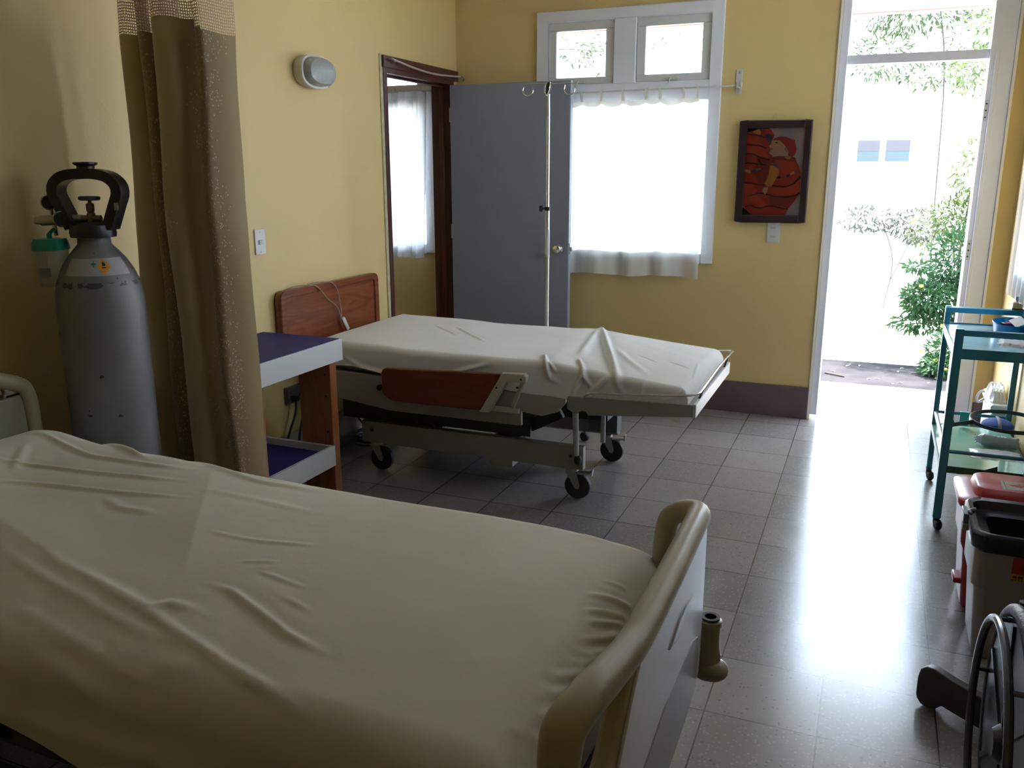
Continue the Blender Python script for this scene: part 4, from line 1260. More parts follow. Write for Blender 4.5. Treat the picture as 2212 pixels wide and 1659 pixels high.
for k in range(11):
    x, y, _ = curtain_fn(2.78, 2.78)(k / 10, 0)
    m.cyl((x, 2.442, ZC - 0.07), (x, 2.442, ZC - 0.03), 0.004, seg=6)
split(obj('curtain_hook', m, STEEL, pc))

# ================================================================== oxygen cylinder
ox, oy = -2.383, 2.12
ox_root = thing('oxygen_cylinder', 'tall dark grey oxygen cylinder with black guard handle left of the brown curtain', 'gas cylinder', (ox, oy, 0))
def mat_tank():
    t = NT('scuffed_grey_cylinder')
    tc = t.n('ShaderNodeTexCoord')
    mp = t.n('ShaderNodeMapping'); mp.inputs['Scale'].default_value = (1, 1, 0.45); t.l(tc.outputs['Object'], mp.inputs['Vector'])
    n1 = t.n('ShaderNodeTexNoise'); n1.inputs['Scale'].default_value = 9; n1.inputs['Detail'].default_value = 8; t.l(mp.outputs[0], n1.inputs['Vector'])
    sc = t.ramp(n1.outputs['Fac'], [(0.28, (0.05, 0.05, 0.05)), (0.40, (0.155, 0.155, 0.15)), (0.75, (0.20, 0.20, 0.195))])
    sp = t.n('ShaderNodeSeparateXYZ'); t.l(tc.outputs['Object'], sp.inputs[0])
    n2 = t.n('ShaderNodeTexNoise'); n2.inputs['Scale'].default_value = 26; n2.inputs['Detail'].default_value = 5; t.l(tc.outputs['Object'], n2.inputs['Vector'])
    z = t.math('ADD', sp.outputs['Z'], t.math('MULTIPLY', n2.outputs['Fac'], 0.03))
    belt = t.math('LESS_THAN', t.math('ABSOLUTE', t.math('SUBTRACT', z, 1.155)), 0.007)
    patch = t.math('MULTIPLY', belt, t.math('GREATER_THAN', n2.outputs['Fac'], 0.48))
    c = t.mix(patch, sc, (0.06, 0.06, 0.058))
    n5 = t.n('ShaderNodeTexNoise'); n5.inputs['Scale'].default_value = 14; n5.inputs['Detail'].default_value = 3
    t.l(tc.outputs['Object'], n5.inputs['Vector'])
    spots = t.math('GREATER_THAN', n5.outputs['Fac'], 0.70)
    c = t.mix(spots, c, (0.035, 0.035, 0.035))
    t.l(c, t.b.inputs['Base Color']); t.b.inputs['Roughness'].default_value = 0.5; t.b.inputs['Metallic'].default_value = 0.15
    return t.m
R = 0.138
m = MB()
m.lathe([(0.0, 0.0), (R - 0.012, 0.0), (R, 0.015), (R, 1.07), (R - 0.002, 1.10), (R - 0.010, 1.14), (R - 0.026, 1.18), (R - 0.046, 1.215), (R - 0.066, 1.24), (0.052, 1.262), (0.050, 1.285), (0.036, 1.29), (0.0, 1.292)], (ox, oy, 0), seg=56)
cyl = obj('cylinder_body', m, mat_tank(), ox_root, sharp=60)
# paper label following the shoulder
def shoulder(z):
    return float(np.interp(z, [1.10, 1.14, 1.18, 1.215, 1.24], [R - 0.002, R - 0.010, R - 0.026, R - 0.046, R - 0.066]))
def patch(a0, a1, z0, z1, off, nu=24, nv=8):
    mb = MB()
    mb.grid(nu, nv, lambda s, t: (ox + (shoulder(z0 + (z1 - z0) * t) + off) * math.cos(a0 + (a1 - a0) * s), oy + (shoulder(z0 + (z1 - z0) * t) + off) * math.sin(a0 + (a1 - a0) * s), z0 + (z1 - z0) * t))
    return mb
A0 = math.atan2(-oy, -ox)                      # angle from the cylinder towards the middle of the room
def la(u): return A0 + u
lab = obj('paper_label', patch(la(-0.95), la(0.95), 1.168, 1.222, 0.0012), mat('grey_paper_label', (0.36, 0.35, 0.34), rough=0.7), cyl)
def flat_on_label(poly, off):
    mb = MB(); vs = []
    for a, z in poly:
        r = shoulder(z) + off; vs.append((ox + r * math.cos(la(a)), oy + r * math.sin(la(a)), z))
    mb._add(vs, [tuple(range(len(vs)))]); return mb
ca, cz = 0.18, 1.196
obj('hazard_diamond', flat_on_label([(ca, cz - 0.026), (ca + 0.20, cz), (ca, cz + 0.026), (ca - 0.20, cz)], 0.003), mat('orange_hazard', (0.60, 0.27, 0.02), rough=0.5), lab)
m = MB(); 
for mb in (flat_on_label([(ca - 0.045, cz + 0.003), (ca + 0.045, cz + 0.003), (ca + 0.05, cz + 0.010), (ca + 0.02, cz + 0.016), (ca, cz + 0.013), (ca - 0.03, cz + 0.017)], 0.0042), flat_on_label([(ca - 0.06, cz - 0.004), (ca + 0.06, cz - 0.004), (ca + 0.06, cz - 0.001), (ca - 0.06, cz - 0.001)], 0.0042)):
    tmp = bpy.data.meshes.new('t'); mb.bm.to_mesh(tmp); m.bm.from_mesh(tmp); mb.bm.free(); bpy.data.meshes.remove(tmp)
obj('flame_mark', m, BLACK, lab)
m = MB()
for poly in ([(-0.17, 1.203), (-0.03, 1.203), (-0.03, 1.208), (-0.17, 1.208)], [(-0.115, 1.196), (-0.085, 1.196), (-0.085, 1.215), (-0.115, 1.215)]):
    mb = flat_on_label(poly, 0.003); tmp = bpy.data.meshes.new('t'); mb.bm.to_mesh(tmp); m.bm.from_mesh(tmp); mb.bm.free(); bpy.data.meshes.remove(tmp)
obj('green_cross', m, mat('green_print', (0.02, 0.22, 0.10), rough=0.5), lab)
# guard: collar, two wide bowed straps, top button
VX, VY = _r2.x, _r2.y                          # the guard stands square to the room
gd = Vector((VX, VY, 0)).normalized(); gn = Vector((-gd.y, gd.x, 0))
m = MB()
m.lathe([(0.052, 1.286), (0.070, 1.286), (0.072, 1.30), (0.068, 1.325), (0.056, 1.335), (0.050, 1.33), (0.052, 1.286)], (ox, oy, 0), seg=32)
def gp(a, z): return Vector((ox, oy, 0)) + gd * a + Vector((0, 0, z))
for sg in (-1, 1):
    pts = [gp(sg * 0.060, 1.315), gp(sg * 0.072, 1.345), gp(sg * 0.090, 1.39), gp(sg * 0.103, 1.425), (gp(sg * 0.098, 1.455)), gp(sg * 0.072, 1.478), gp(sg * 0.035, 1.487), gp(0, 1.488)]
    P = spline([Vector(p) for p in pts], 6)
    vs, fs = [], []
    for i, p in enumerate(P):
        d = (P[min(i + 1, len(P) - 1)] - P[max(i - 1, 0)]).normalized(); nn = d.cross(gn).normalized()
        for a, b_ in ((-1, -1), (1, -1), (1, 1), (-1, 1)): vs.append(p + gn * a * 0.034 + nn * b_ * 0.016)
    for i in range(len(P) - 1):
        for k in range(4): fs.append((4 * i + k, 4 * i + 4 + k, 4 * i + 4 + (k + 1) % 4, 4 * i + (k + 1) % 4))
    fs += [(0, 1, 2, 3), (4 * len(P) - 4, 4 * len(P) - 3, 4 * len(P) - 2, 4 * len(P) - 1)]
    m._add(vs, fs)
m.lathe([(0.0, 1.475), (0.030, 1.48), (0.027, 1.495), (0.027, 1.512), (0.037, 1.518), (0.037, 1.524), (0.0, 1.526)], (ox, oy, 0), seg=28)
gu = obj('guard_handle', m, mat('black_guard_plastic', (0.016, 0.014, 0.016), rough=0.35), ox_root, sharp=30)
m = MB(); p = gp(0.101, 1.385); m.obox(p - gn * 0.036, (0.003, 0.012, 0.024), (0, 0, math.atan2(gn.y, gn.x)))
obj('sticker', m, mat('sticker_grey', (0.25, 0.24, 0.26), rough=0.5), gu)
BRASS = mat('dull_brass', (0.25, 0.20, 0.12), rough=0.35, metal=0.8)
m = MB()
m.lathe([(0.014, 1.285), (0.014, 1.36), (0.010, 1.365), (0.013, 1.37), (0.013, 1.392), (0.006, 1.396), (0.006, 1.405), (0.0, 1.405)], (ox, oy, 0), seg=20)
m.cyl(gp(-0.035, 1.345), gp(0.032, 1.345), 0.011, seg=16)
vl = obj('valve', m, BRASS, ox_root)
m = MB(); m.lathe([(0.0, 1.402), (0.030, 1.403), (0.034, 1.408), (0.034, 1.414), (0.030, 1.417), (0.0, 1.416)], (ox, oy, 0), seg=8)
obj('hand_wheel', m, mat('valve_wheel_dark', (0.06, 0.05, 0.045), rough=0.4), vl, bevel=0.002)
# regulator with two gauges and a humidifier bottle hanging below
m = MB()
m.cyl(gp(-0.030, 1.345), gp(-0.075, 1.345), 0.013, seg=16); m.cyl(gp(-0.075, 1.345), gp(-0.165, 1.338), 0.017, seg=20); m.cyl(gp(-0.165, 1.338), gp(-0.185, 1.338), 0.012, seg=14)
m.cyl(gp(-0.128, 1.345), gp(-0.128, 1.375), 0.006, seg=10); m.cyl(gp(-0.125, 1.33), gp(-0.122, 1.29), 0.007, seg=10)
rg = obj('regulator', m, mat('regulator_metal', (0.42, 0.42, 0.38), rough=0.28, metal=0.85), ox_root)
for c, r_ in ((gp(-0.128, 1.398) - gn * 0.012, 0.025), (gp(-0.088, 1.345) - gn * 0.024, 0.026)):
    ax = (-gn * 0.86 + gd * 0.50).normalized()
    m = MB(); m.lathe([(0.0, -0.012), (r_ * 0.9, -0.012), (r_, -0.006), (r_, 0.012), (r_ * 0.9, 0.014), (r_ * 0.88, 0.010), (0.0, 0.010)], c, ax, 28)
    gg = obj('gauge', m, MATS['regulator_metal'], rg)
    m = MB(); m.lathe([(0.0, 0.0108), (r_ * 0.86, 0.0108), (r_ * 0.86, 0.0115), (0.0, 0.0118)], c, ax, 28)
    obj('dial', m, mat('dark_dial', (0.03, 0.035, 0.035), rough=0.15), gg)
hc = Vector((ox, oy, 0)) + gd * -0.122 - gn * 0.045
def sq(mb, z_w):      # lofted rounded square
    vs, fs = [], []; n = 24
    for z, w_ in z_w:
        for k in range(n):
            a = 2 * PI * k / n + 0.3; c, s_ = math.cos(a), math.sin(a); p = 5
            d = w_ / ((abs(c) ** p + abs(s_) ** p) ** (1 / p))
            q = hc + gd * (c * d) + gn * (s_ * d); vs.append((q.x, q.y, z))
    for i in range(len(z_w) - 1):
        for k in range(n): fs.append((i * n + k, i * n + (k + 1) % n, (i + 1) * n + (k + 1) % n, (i + 1) * n + k))
    fs += [tuple(range(n))[::-1], tuple(range((len(z_w) - 1) * n, len(z_w) * n))]
    mb._add(vs, fs); return mb
m = sq(MB(), [(1.248, 0.048), (1.252, 0.049), (1.275, 0.046), (1.283, 0.042), (1.284, 0.010)])
m.cyl(tuple(hc + Vector((0, 0, 1.283))), tuple(hc + Vector((0, 0, 1.300))), 0.008, seg=10)
m.tube([tuple(hc + Vector((0, 0, 1.298))), tuple(hc + gn * 0.03 + Vector((0, 0, 1.31))), tuple(gp(-0.122, 1.30))], 0.006, 8)
lid = obj('humidifier_lid', m, mat('teal_green_plastic', (0.01, 0.20, 0.125), rough=0.3), ox_root)
def mat_clear_plastic(name, col, f=0.55):
    t = NT(name)
    t.b.inputs['Base Color'].default_value = (*col, 1); t.b.inputs['Roughness'].default_value = 0.2
    tp = t.n('ShaderNodeBsdfTransparent'); ms = t.n('ShaderNodeMixShader'); ms.inputs[0].default_value = f
    t.l(t.b.outputs[0], ms.inputs[1]); t.l(tp.outputs[0], ms.inputs[2]); t.l(ms.outputs[0], t.out.inputs['Surface'])
    return t.m
m = sq(MB(), [(1.130, 0.036), (1.135, 0.038), (1.20, 0.042), (1.249, 0.045)])
bt = obj('humidifier_bottle', m, mat_clear_plastic('clear_bottle_plastic', (0.30, 0.30, 0.26), 0.45), ox_root)
m = MB(); q = hc - gn * 0.0405 - gd * 0.006; m.obox((q.x, q.y, 1.178), (0.034, 0.0015, 0.028), (0, 0, math.atan2(gd.y, gd.x)))
obj('bottle_label', m, mat('dull_green_label', (0.10, 0.12, 0.10), rough=0.6), bt)

# ================================================================== drip stand
ix, iy = -1.706, 4.60
root = thing('iv_stand', 'chrome drip stand with black height knob in front of the blue door', 'drip stand', (ix, iy, 0))
m = MB(); m.cyl((ix, iy, 0.10), (ix, iy, 1.29), 0.0125, seg=18)
lo = obj('outer_pole', m, STEEL, root)
m = MB(); m.cyl((ix + 0.001, iy, 1.28), (ix + 0.001, iy, 1.93), 0.0085, seg=14)
obj('inner_pole', m, CHROME, root)
m = MB(); m.cyl((ix, iy, 1.275), (ix, iy, 1.296), 0.016, seg=18); m.cyl((ix, iy, 1.286), (ix - 0.03, iy - 0.012, 1.286), 0.005, seg=10); m.lathe([(0.0, 0.0), (0.016, 0.0), (0.018, 0.006), (0.016, 0.018), (0.0, 0.02)], (ix - 0.026, iy - 0.01, 1.286), (-0.93, -0.37, 0), 14)
obj('height_knob', m, BLACK, root)
m = MB(); m.cyl((ix + 0.004, iy - 0.004, 1.02), (ix + 0.004, iy - 0.004, 1.17), 0.0118, seg=14)
obj('printed_strip', m, mat('white_strip', (0.62, 0.62, 0.62), rough=0.5), lo)
m = MB(); m.cyl((ix, iy, 1.895), (ix, iy, 1.955), 0.014, seg=10)
hk = obj('hook_hub', m, mat('dark_brown_hub', (0.03, 0.02, 0.02), rough=0.4), root)
def hook(sg):
    mb = MB()
    pts = [(ix, iy, 1.945), (ix + sg * 0.10, iy, 1.948)]
    c = Vector((ix + sg * 0.120, iy, 1.918)); rr = 0.030
    for k in range(0, 13):
        a = PI / 2 - k * (PI * 1.62) / 12
        pts.append((c.x + sg * rr * math.cos(a), iy, c.z + rr * math.sin(a)))
    pts.append((c.x - sg * 0.027, iy, 1.938))
    mb.tube(pts, 0.0028, 8, smooth=3)
    return mb
obj('hook', hook(1), CHROME, hk); obj('hook', hook(-1), CHROME, hk)
m = MB(); m.tube([(ix - 0.004, iy - 0.01, 1.955), (ix - 0.001, iy - 0.05, 1.93), (ix + 0.004, iy - 0.07, 1.90), (ix + 0.010, iy - 0.05, 1.885), (ix + 0.013, iy - 0.02, 1.92), (ix + 0.013, iy - 0.01, 1.955)], 0.003, 8)
obj('hook', m, CHROME, hk)
for k in range(5):
    a = math.radians(-25 + 72 * k); d = Vector((math.cos(a), math.sin(a), 0)); c = Vector((ix, iy, 0))
    m = MB(); m.tube([c + Vector((0, 0, 0.14)), c + d * 0.08 + Vector((0, 0, 0.13)), c + d * 0.22 + Vector((0, 0, 0.095)), c + d * 0.31 + Vector((0, 0, 0.075))], [0.016, 0.015, 0.013, 0.012], 10)
    lg = obj('leg', m, mat('white_stand_base', (0.55, 0.55, 0.56), rough=0.35), root)
    w_ = MB(); q = c + d * 0.315; s_ = Vector((-d.y, d.x, 0))
    w_.lathe([(0.0, -0.014), (0.024, -0.014), (0.028, -0.008), (0.028, 0.008), (0.024, 0.014), (0.0, 0.014)], (q.x, q.y, 0.028), s_, 20)
    w_.cyl((q.x, q.y, 0.05), (q.x, q.y, 0.07), 0.007, seg=8)
    obj('castor', w_, RUBBER, lg)
m = MB(); m.cyl((ix, iy, 0.09), (ix, iy, 0.16), 0.024, seg=18)
obj('base_hub', m, BLACK, root)

# ================================================================== window curtains
CUR = mat_cloth('white_window_curtain', (0.86, 0.87, 0.90), bump=0.05, translucent=0.5)
CUR2 = mat_cloth('white_window_curtain_hem', (0.85, 0.84, 0.78), bump=0.05, translucent=0.40)
wc = thing('window_curtain', 'short white cotton curtain hung by tabs over the lower window behind the drip stand', 'curtain', (-1.45, 5.352, 1.965), 'white curtains on the windows')
cx0, cx1 = -2.04, -1.035
tabs = [-1.96, -1.86, -1.745, -1.622, -1.500, -1.418, -1.300, -1.215, -1.155, -1.085, -1.045]
tabs = [-2.03, -1.93, -1.745, -1.625, -1.503, -1.365, -1.290, -1.180, -1.108, -1.042]
tabs = [-2.03, -1.90, -1.765, -1.635, -1.500, -1.355, -1.270, -1.130, -1.045]
def sag(x):
    for a, b_ in zip(tabs[:-1], tabs[1:]):
        if a <= x <= b_: t = (x - a) / (b_ - a); return 4 * t * (1 - t) * min(0.020, (b_ - a) * 0.15)
    return 0
def wcur(s, t):
    x = cx0 + (cx1 - cx0) * s
    top = 1.918 - sag(x)
    if x > -1.10: xx = x
    z = top + (0.845 - top) * t
    fold = (0.010 + 0.010 * t) * math.sin(27 * x + 1.5 * math.sin(5 * x)) + 0.006 * math.sin(63 * x + 2 * t)
    return (x + (0.045 * t * max(0, (x + 1.5) / 0.45)) + 0.004 * math.sin(12 * x) * t, 5.358 + fold * (0.55 + 0.45 * t), z + 0.006 * math.sin(14 * x) * t + 0.02 * t * max(0, (-1.2 - x) * 0.3) * -1)
hang('curtain_panel', 180, 60, wcur, CUR, wc, 1.0, 1.07)
def wtop(s, t):
    x = cx0 + (cx1 - cx0) * s; p = wcur(s, 0); return (p[0], p[1] - 0.003, p[2] + 0.002 - 0.030 * t)
hang('heading_band', 180, 3, wtop, CUR2, wc, 1.0, 0.03)
def whem(s, t):
    a = wcur(s, 0.86 + 0.14 * t); return (a[0], a[1] - 0.003, a[2])
hang('hem', 180, 6, whem, CUR2, wc, 1.0, 0.15)
for x in tabs:
    m = MB(); zz = 1.925
    m.box(x - 0.006, x + 0.006, 5.338, 5.341, zz - 0.02, 1.972); m.box(x - 0.006, x + 0.006, 5.338, 5.364, 1.970, 1.973); m.box(x - 0.006, x + 0.006, 5.361, 5.364, zz - 0.02, 1.972)
    obj('tab', m, CUR2, wc)

# curtain of the next-room window
wc2 = thing('window_curtain', 'white pleated curtain seen through the open doorway in the small side room', 'curtain', (-3.2, 5.34, 2.0), 'white curtains on the windows')
def ncur(s, t):
    x = -3.95 + (-2.845 + 3.95) * s
    edge = -0.05 * t * s
    z = 2.005 + (0.90 - 2.005) * t
    return (x + edge, 5.335 + 0.022 * math.sin(52 * x + 1.2 * math.sin(9 * x)) * (0.6 + 0.4 * t) + 0.008 * math.sin(120 * x), z)
hang('curtain_panel', 260, 40, ncur, CUR, wc2, 1.4, 1.1)
o = obj('curtain_rod', MB().cyl((-4.0, 5.335, 2.008), (-2.80, 5.335, 2.008), 0.005, seg=8).box(-2.83, -2.805, 5.335, YB, 2.0, 2.016).box(-3.98, -3.96, 5.335, YB, 2.0, 2.016), MATS['rod_white'])
tag(o, 'white curtain rod over the side-room window, seen through the doorway', 'rod')
# curtain of the right-wall window
wc3 = thing('window_curtain', 'white curtain edge hanging on the right wall above the trolley', 'curtain', (0.64, 4.4, 1.98), 'white curtains on the windows')
def rcur(s, t):
    y = 4.975 - 1.30 * s
    z = 2.02 + (0.905 - 2.02) * t
    return (0.640 + 0.018 * math.sin(46 * y + 1.0) * (0.6 + 0.4 * t), y - 0.03 * t * (1 - s), z + 0.01 * math.sin(40 * y) * t)
hang('curtain_panel', 160, 30, rcur, CUR, wc3, 1.4, 1.1)
o = obj('curtain_rod', MB().cyl((0.640, 5.05, 2.025), (0.640, 3.62, 2.025), 0.005, seg=8).box(0.64, XR, 5.02, 5.04, 2.015, 2.035).box(0.64, XR, 3.64, 3.66, 2.015, 2.035), MATS['rod_white'])
tag(o, 'white curtain rod on the right wall above the trolley', 'rod')

wc4 = thing('window_curtain', 'long white curtain on the added, unseen right-wall window above the wheelchair', 'curtain', (0.64, 2.1, 1.98), 'white curtains on the windows')  # belongs to the window added to light the near bed
def rcur2(s, t):
    y = 3.04 - 1.14 * s
    return (0.640 + 0.018 * math.sin(46 * y + 1.0) * (0.6 + 0.4 * t), y, 2.02 + (0.905 - 2.02) * t + 0.01 * math.sin(40 * y) * t)
hang('curtain_panel', 200, 20, rcur2, CUR, wc4, 1.9, 1.1)

# ================================================================== framed picture
pr_ = thing('framed_picture', 'dark framed photograph of a sleeping baby in a red cap and red woven cloth', 'picture', (-0.592, YB, 1.19))
px0, px1, pz0, pz1 = -0.797, -0.388, 1.192, 1.772
ix0, ix1, iz0, iz1 = -0.754, -0.427, 1.234, 1.731
yf = YB - 0.038
m = MB()
m.box(px0, ix0, yf, YB - 0.004, pz0, pz1); m.box(ix1, px1, yf, YB - 0.004, pz0, pz1); m.box(ix0, ix1, yf, YB - 0.004, iz1, pz1); m.box(ix0, ix1, yf, YB - 0.004, pz0, iz0)
obj('frame', m, mat_wood('dark_purple_brown_frame', (0.022, 0.010, 0.014), (0.035, 0.016, 0.02), rough=0.3), pr_, bevel=0.005)
yp = YB - 0.018
def flatp(poly, layer):
    """poly in zoomed print pixels"""
    out = []
    for X_, Y_ in poly:
        v = (Y_ - 215) / 1170.0; xl = 705 - 60 * v; wdt = 770 - 25 * v
        u = (X_ - xl) / wdt
        out.append((ix0 + min(1, max(0, u)) * (ix1 - ix0), yp - layer * 0.0004, iz1 - min(1, max(0, v)) * (iz1 - iz0)))
    return out
PR = {'bg': (0.56, 0.42, 0.46), 'red': (0.56, 0.030, 0.022), 'red2': (0.72, 0.050, 0.024), 'deep': (0.32, 0.018, 0.022), 'line': (0.05, 0.008, 0.012), 'skin': (0.68, 0.36, 0.24),
      'skin2': (0.48, 0.19, 0.13), 'orange': (0.78, 0.27, 0.06), 'cap': (0.55, 0.025, 0.03), 'blue': (0.04, 0.07, 0.20), 'grey': (0.16, 0.15, 0.17), 'black': (0.012, 0.008, 0.012)}
PMAT = [mat('print_' + k, v, rough=0.35) for k, v in PR.items()]; PK = list(PR)
m = MB()
def pp(key, poly, layer): m._add(flatp(poly, layer), [tuple(range(len(poly)))], PK.index(key), smooth=False)
pp('bg', [(705, 215), (1475, 215), (1390, 1385), (645, 1385)], 0)
pp('black', [(705, 215), (1000, 215), (880, 300), (700, 330)], 1)
pp('red', [(700, 265), (780, 255), (900, 220), (1010, 225), (1070, 310), (1030, 400), (1040, 600), (1130, 590), (1330, 600), (1395, 740), (1410, 860), (1400, 1080), (1330, 1200), (1250, 1300), (1215, 1385), (760, 1385), (650, 1270), (640, 1100)], 2)
pp('black', [(640, 1290), (660, 1285), (770, 1385), (640, 1385)], 3)
pp('red2', [(705, 300), (850, 320), (900, 440), (700, 420)], 3)
pp('red2', [(700, 450), (900, 460), (960, 520), (1000, 620), (880, 590), (700, 545)], 3)
pp('deep', [(850, 600), (1000, 630), (1020, 720), (960, 960), (860, 950), (800, 800)], 3)
pp('red2', [(670, 960), (780, 960), (850, 1060), (830, 1110), (700, 1130), (660, 1040)], 3)
pp('red2', [(700, 1150), (850, 1110), (990, 1260), (900, 1290), (760, 1200)], 3)
pp('deep', [(1010, 620), (1150, 590), (1340, 610), (1360, 660), (1230, 640), (1120, 640), (1030, 680)], 3)
pp('red2', [(1080, 640), (1330, 670), (1380, 800), (1240, 840), (1100, 780)], 3)
pp('red2', [(1000, 1010), (1200, 1020), (1400, 900), (1400, 1080), (1180, 1120), (1010, 1090)], 3)
pp('deep', [(1000, 1130), (1390, 1110), (1250, 1290), (1010, 1240)], 3)
def stroke(key, pts, w_, layer):
    for (a, b_), (c, d) in zip(pts[:-1], pts[1:]):
        L = math.hypot(c - a, d - b_) + 1e-6; nx_, ny_ = -(d - b_) / L * w_ / 2, (c - a) / L * w_ / 2
        pp(key, [(a + nx_, b_ + ny_), (c + nx_, d + ny_), (c - nx_, d - ny_), (a - nx_, b_ - ny_)], layer)
for pts in ([(700, 290), (850, 310), (940, 340)], [(700, 430), (850, 438), (960, 480)], [(692, 555), (790, 560), (880, 605), (1010, 635)], [(685, 680), (800, 685), (860, 700)],
            [(670, 950), (780, 955), (860, 975), (960, 975), (1080, 990), (1220, 1000), (1320, 960), (1410, 860)], [(700, 1135), (800, 1115), (860, 1085), (960, 1100), (1060, 1130), (1220, 1140), (1330, 1120), (1400, 1085)],
            [(680, 1275), (760, 1255), (830, 1290), (900, 1295), (980, 1265), (1060, 1265), (1200, 1300), (1250, 1300)], [(850, 620), (900, 700), (960, 710)]):
    stroke('line', pts, 16, 4)
for poly in ([(800, 245), (860, 225), (890, 260), (880, 300), (830, 295), (775, 262)],): pp('orange', poly, 4)
pp('deep', [(880, 225), (930, 230), (940, 280), (900, 285)], 4); pp('blue', [(940, 300), (1000, 290), (1040, 330), (1030, 390), (990, 400), (960, 350)], 4)
pp('red2', [(960, 225), (1010, 230), (1060, 310), (1010, 290), (970, 270)], 4)
pp('cap', [(1040, 385), (1080, 345), (1160, 330), (1240, 340), (1300, 372), (1335, 375), (1340, 420), (1360, 500), (1345, 560), (1310, 600), (1250, 590), (1240, 520), (1200, 440), (1140, 385), (1090, 375)], 5)
pp('skin', [(1045, 410), (1090, 375), (1145, 385), (1200, 440), (1235, 490), (1250, 520), (1240, 580), (1170, 590), (1090, 575), (1020, 570), (995, 540), (1030, 510), (1045, 495), (1015, 480), (1000, 455), (1020, 430)], 6)
pp('skin2', [(1015, 478), (1045, 480), (1050, 500), (1030, 512), (1015, 495)], 7); pp('line', [(1022, 482), (1042, 488), (1035, 498)], 8)
pp('skin2', [(1200, 480), (1225, 475), (1250, 510), (1235, 535), (1205, 520)], 7); pp('line', [(1065, 412), (1100, 402), (1120, 415), (1095, 420)], 7)
pp('orange', [(1200, 600), (1290, 598), (1270, 630), (1230, 630)], 5)
pp('orange', [(1010, 720), (1050, 712), (1120, 760), (1130, 810), (1090, 900), (1030, 1000), (990, 1000), (940, 960), (985, 870), (1005, 790)], 5)
pp('skin', [(930, 1010), (990, 1005), (980, 1060), (950, 1110), (915, 1060)], 5)
pp('grey', [(1030, 680), (1090, 690), (1140, 730), (1140, 760), (1090, 730), (1030, 700)], 6)
pp('orange', [(680, 765), (750, 775), (755, 815), (670, 800)], 5); pp('blue', [(755, 780), (820, 760), (825, 795), (765, 815)], 5); pp('grey', [(820, 760), (880, 742), (900, 765), (830, 790)], 5)
pp('black', [(1105, 865), (1150, 850), (1150, 885), (1100, 890)], 5); pp('blue', [(1225, 840), (1265, 825), (1270, 860), (1235, 870)], 5); pp('orange', [(1275, 820), (1325, 795), (1330, 825), (1285, 850)], 5); pp('grey', [(1330, 780), (1370, 770), (1370, 800), (1335, 810)], 5)
for f_ in m.bm.faces: f_.smooth = False
me_ = bpy.data.meshes.new('photo_print'); m.bm.to_mesh(me_); m.bm.free()
for q in PMAT: me_.materials.append(q)
me_.transform(wm(pr_).inverted())
o = bpy.data.objects.new('photo_print', me_); COL.objects.link(o); o.parent = pr_
obj('backing', MB().box(ix0 - 0.01, ix1 + 0.01, YB - 0.016, YB - 0.003, iz0 - 0.01, iz1 + 0.01), BLACK, pr_)
obj('picture_glass', MB().box(ix0, ix1, yf + 0.010, yf + 0.012, iz0, iz1), GLASS, pr_)
m = MB(); m.tube([(-0.61, YB - 0.008, 1.765), (-0.592, YB - 0.008, 1.815), (-0.574, YB - 0.008, 1.765)], 0.0015, 5, smooth=1); m.cyl((-0.592, YB, 1.815), (-0.592, YB - 0.014, 1.815), 0.002, seg=6)
obj('hanging_wire', m, mat('pale_string', (0.5, 0.47, 0.38), rough=0.7), pr_)
# ================================================================== blue trolley
tr = thing('instrument_trolley', 'blue tubular instrument trolley with two shelves beside the outer door', 'trolley', (0.51, 4.19, 0))
TQ = mat('teal_blue_paint', (0.030, 0.20, 0.30), rough=0.30, var=0.08, vscale=8)
TQ2 = mat('teal_tray_paint', (0.26, 0.52, 0.62), rough=0.12, var=0.10, vscale=6, bump=0.15, bscale=25)
SHG = mat('green_shelf_paint', (0.30, 0.58, 0.44), rough=0.10, var=0.2, vscale=4)
X0, X1, Y0, Y1 = 0.338, 0.672, 3.85, 4.53
for x in (X0 + 0.012, X1 - 0.012):
    for y in (Y0 + 0.012, Y1 - 0.012):
        far = y > 4.2
        hw = 0.0125 if far else 0.0165
        m = MB(); m.box(x - hw, x + hw, y - hw, y + hw, 0.055, 0.872)
        lg = obj('leg', m, TQ, tr, bevel=0.004)
        if True:
            k = MB(); k.lathe([(0.0, 0.03), (0.012, 0.03), (0.013, 0.058), (0.016, 0.066), (0.0, 0.068)], (x, y, 0), seg=14)
            k.lathe([(0.0, -0.012), (0.018, -0.012), (0.0235, -0.006), (0.0235, 0.006), (0.018, 0.012), (0.0, 0.012)], (x + 0.008, y - 0.004, 0.0235), (0.9, 0.3, 0), 20)
            cs = obj('castor', k, RUBBER, lg)
            k = MB(); k.obox((x + 0.002, y - 0.002, 0.040), (0.022, 0.036, 0.012), (0.3, 0, 0.2)); obj('castor_hood', k, mat('worn_castor_hood', (0.35, 0.30, 0.27), rough=0.4), cs, bevel=0.003)
# top guard rail, angle iron
m = MB()
m.box(X0, X1, Y0, Y0 + 0.022, 0.862, 0.868); m.box(X0, X1, Y0, Y0 + 0.005, 0.844, 0.868)
m.box(X0, X1, Y1 - 0.040, Y1 + 0.002, 0.862, 0.868); m.box(X0, X1, Y1 - 0.043, Y1 - 0.038, 0.844, 0.868)
m.box(X1 - 0.02, X1, Y0, Y1, 0.850, 0.866)
gr = obj('guard_rail', m, mat('bright_blue_rail_paint', (0.02, 0.22, 0.34), rough=0.3, var=0.05), tr, bevel=0.0015)
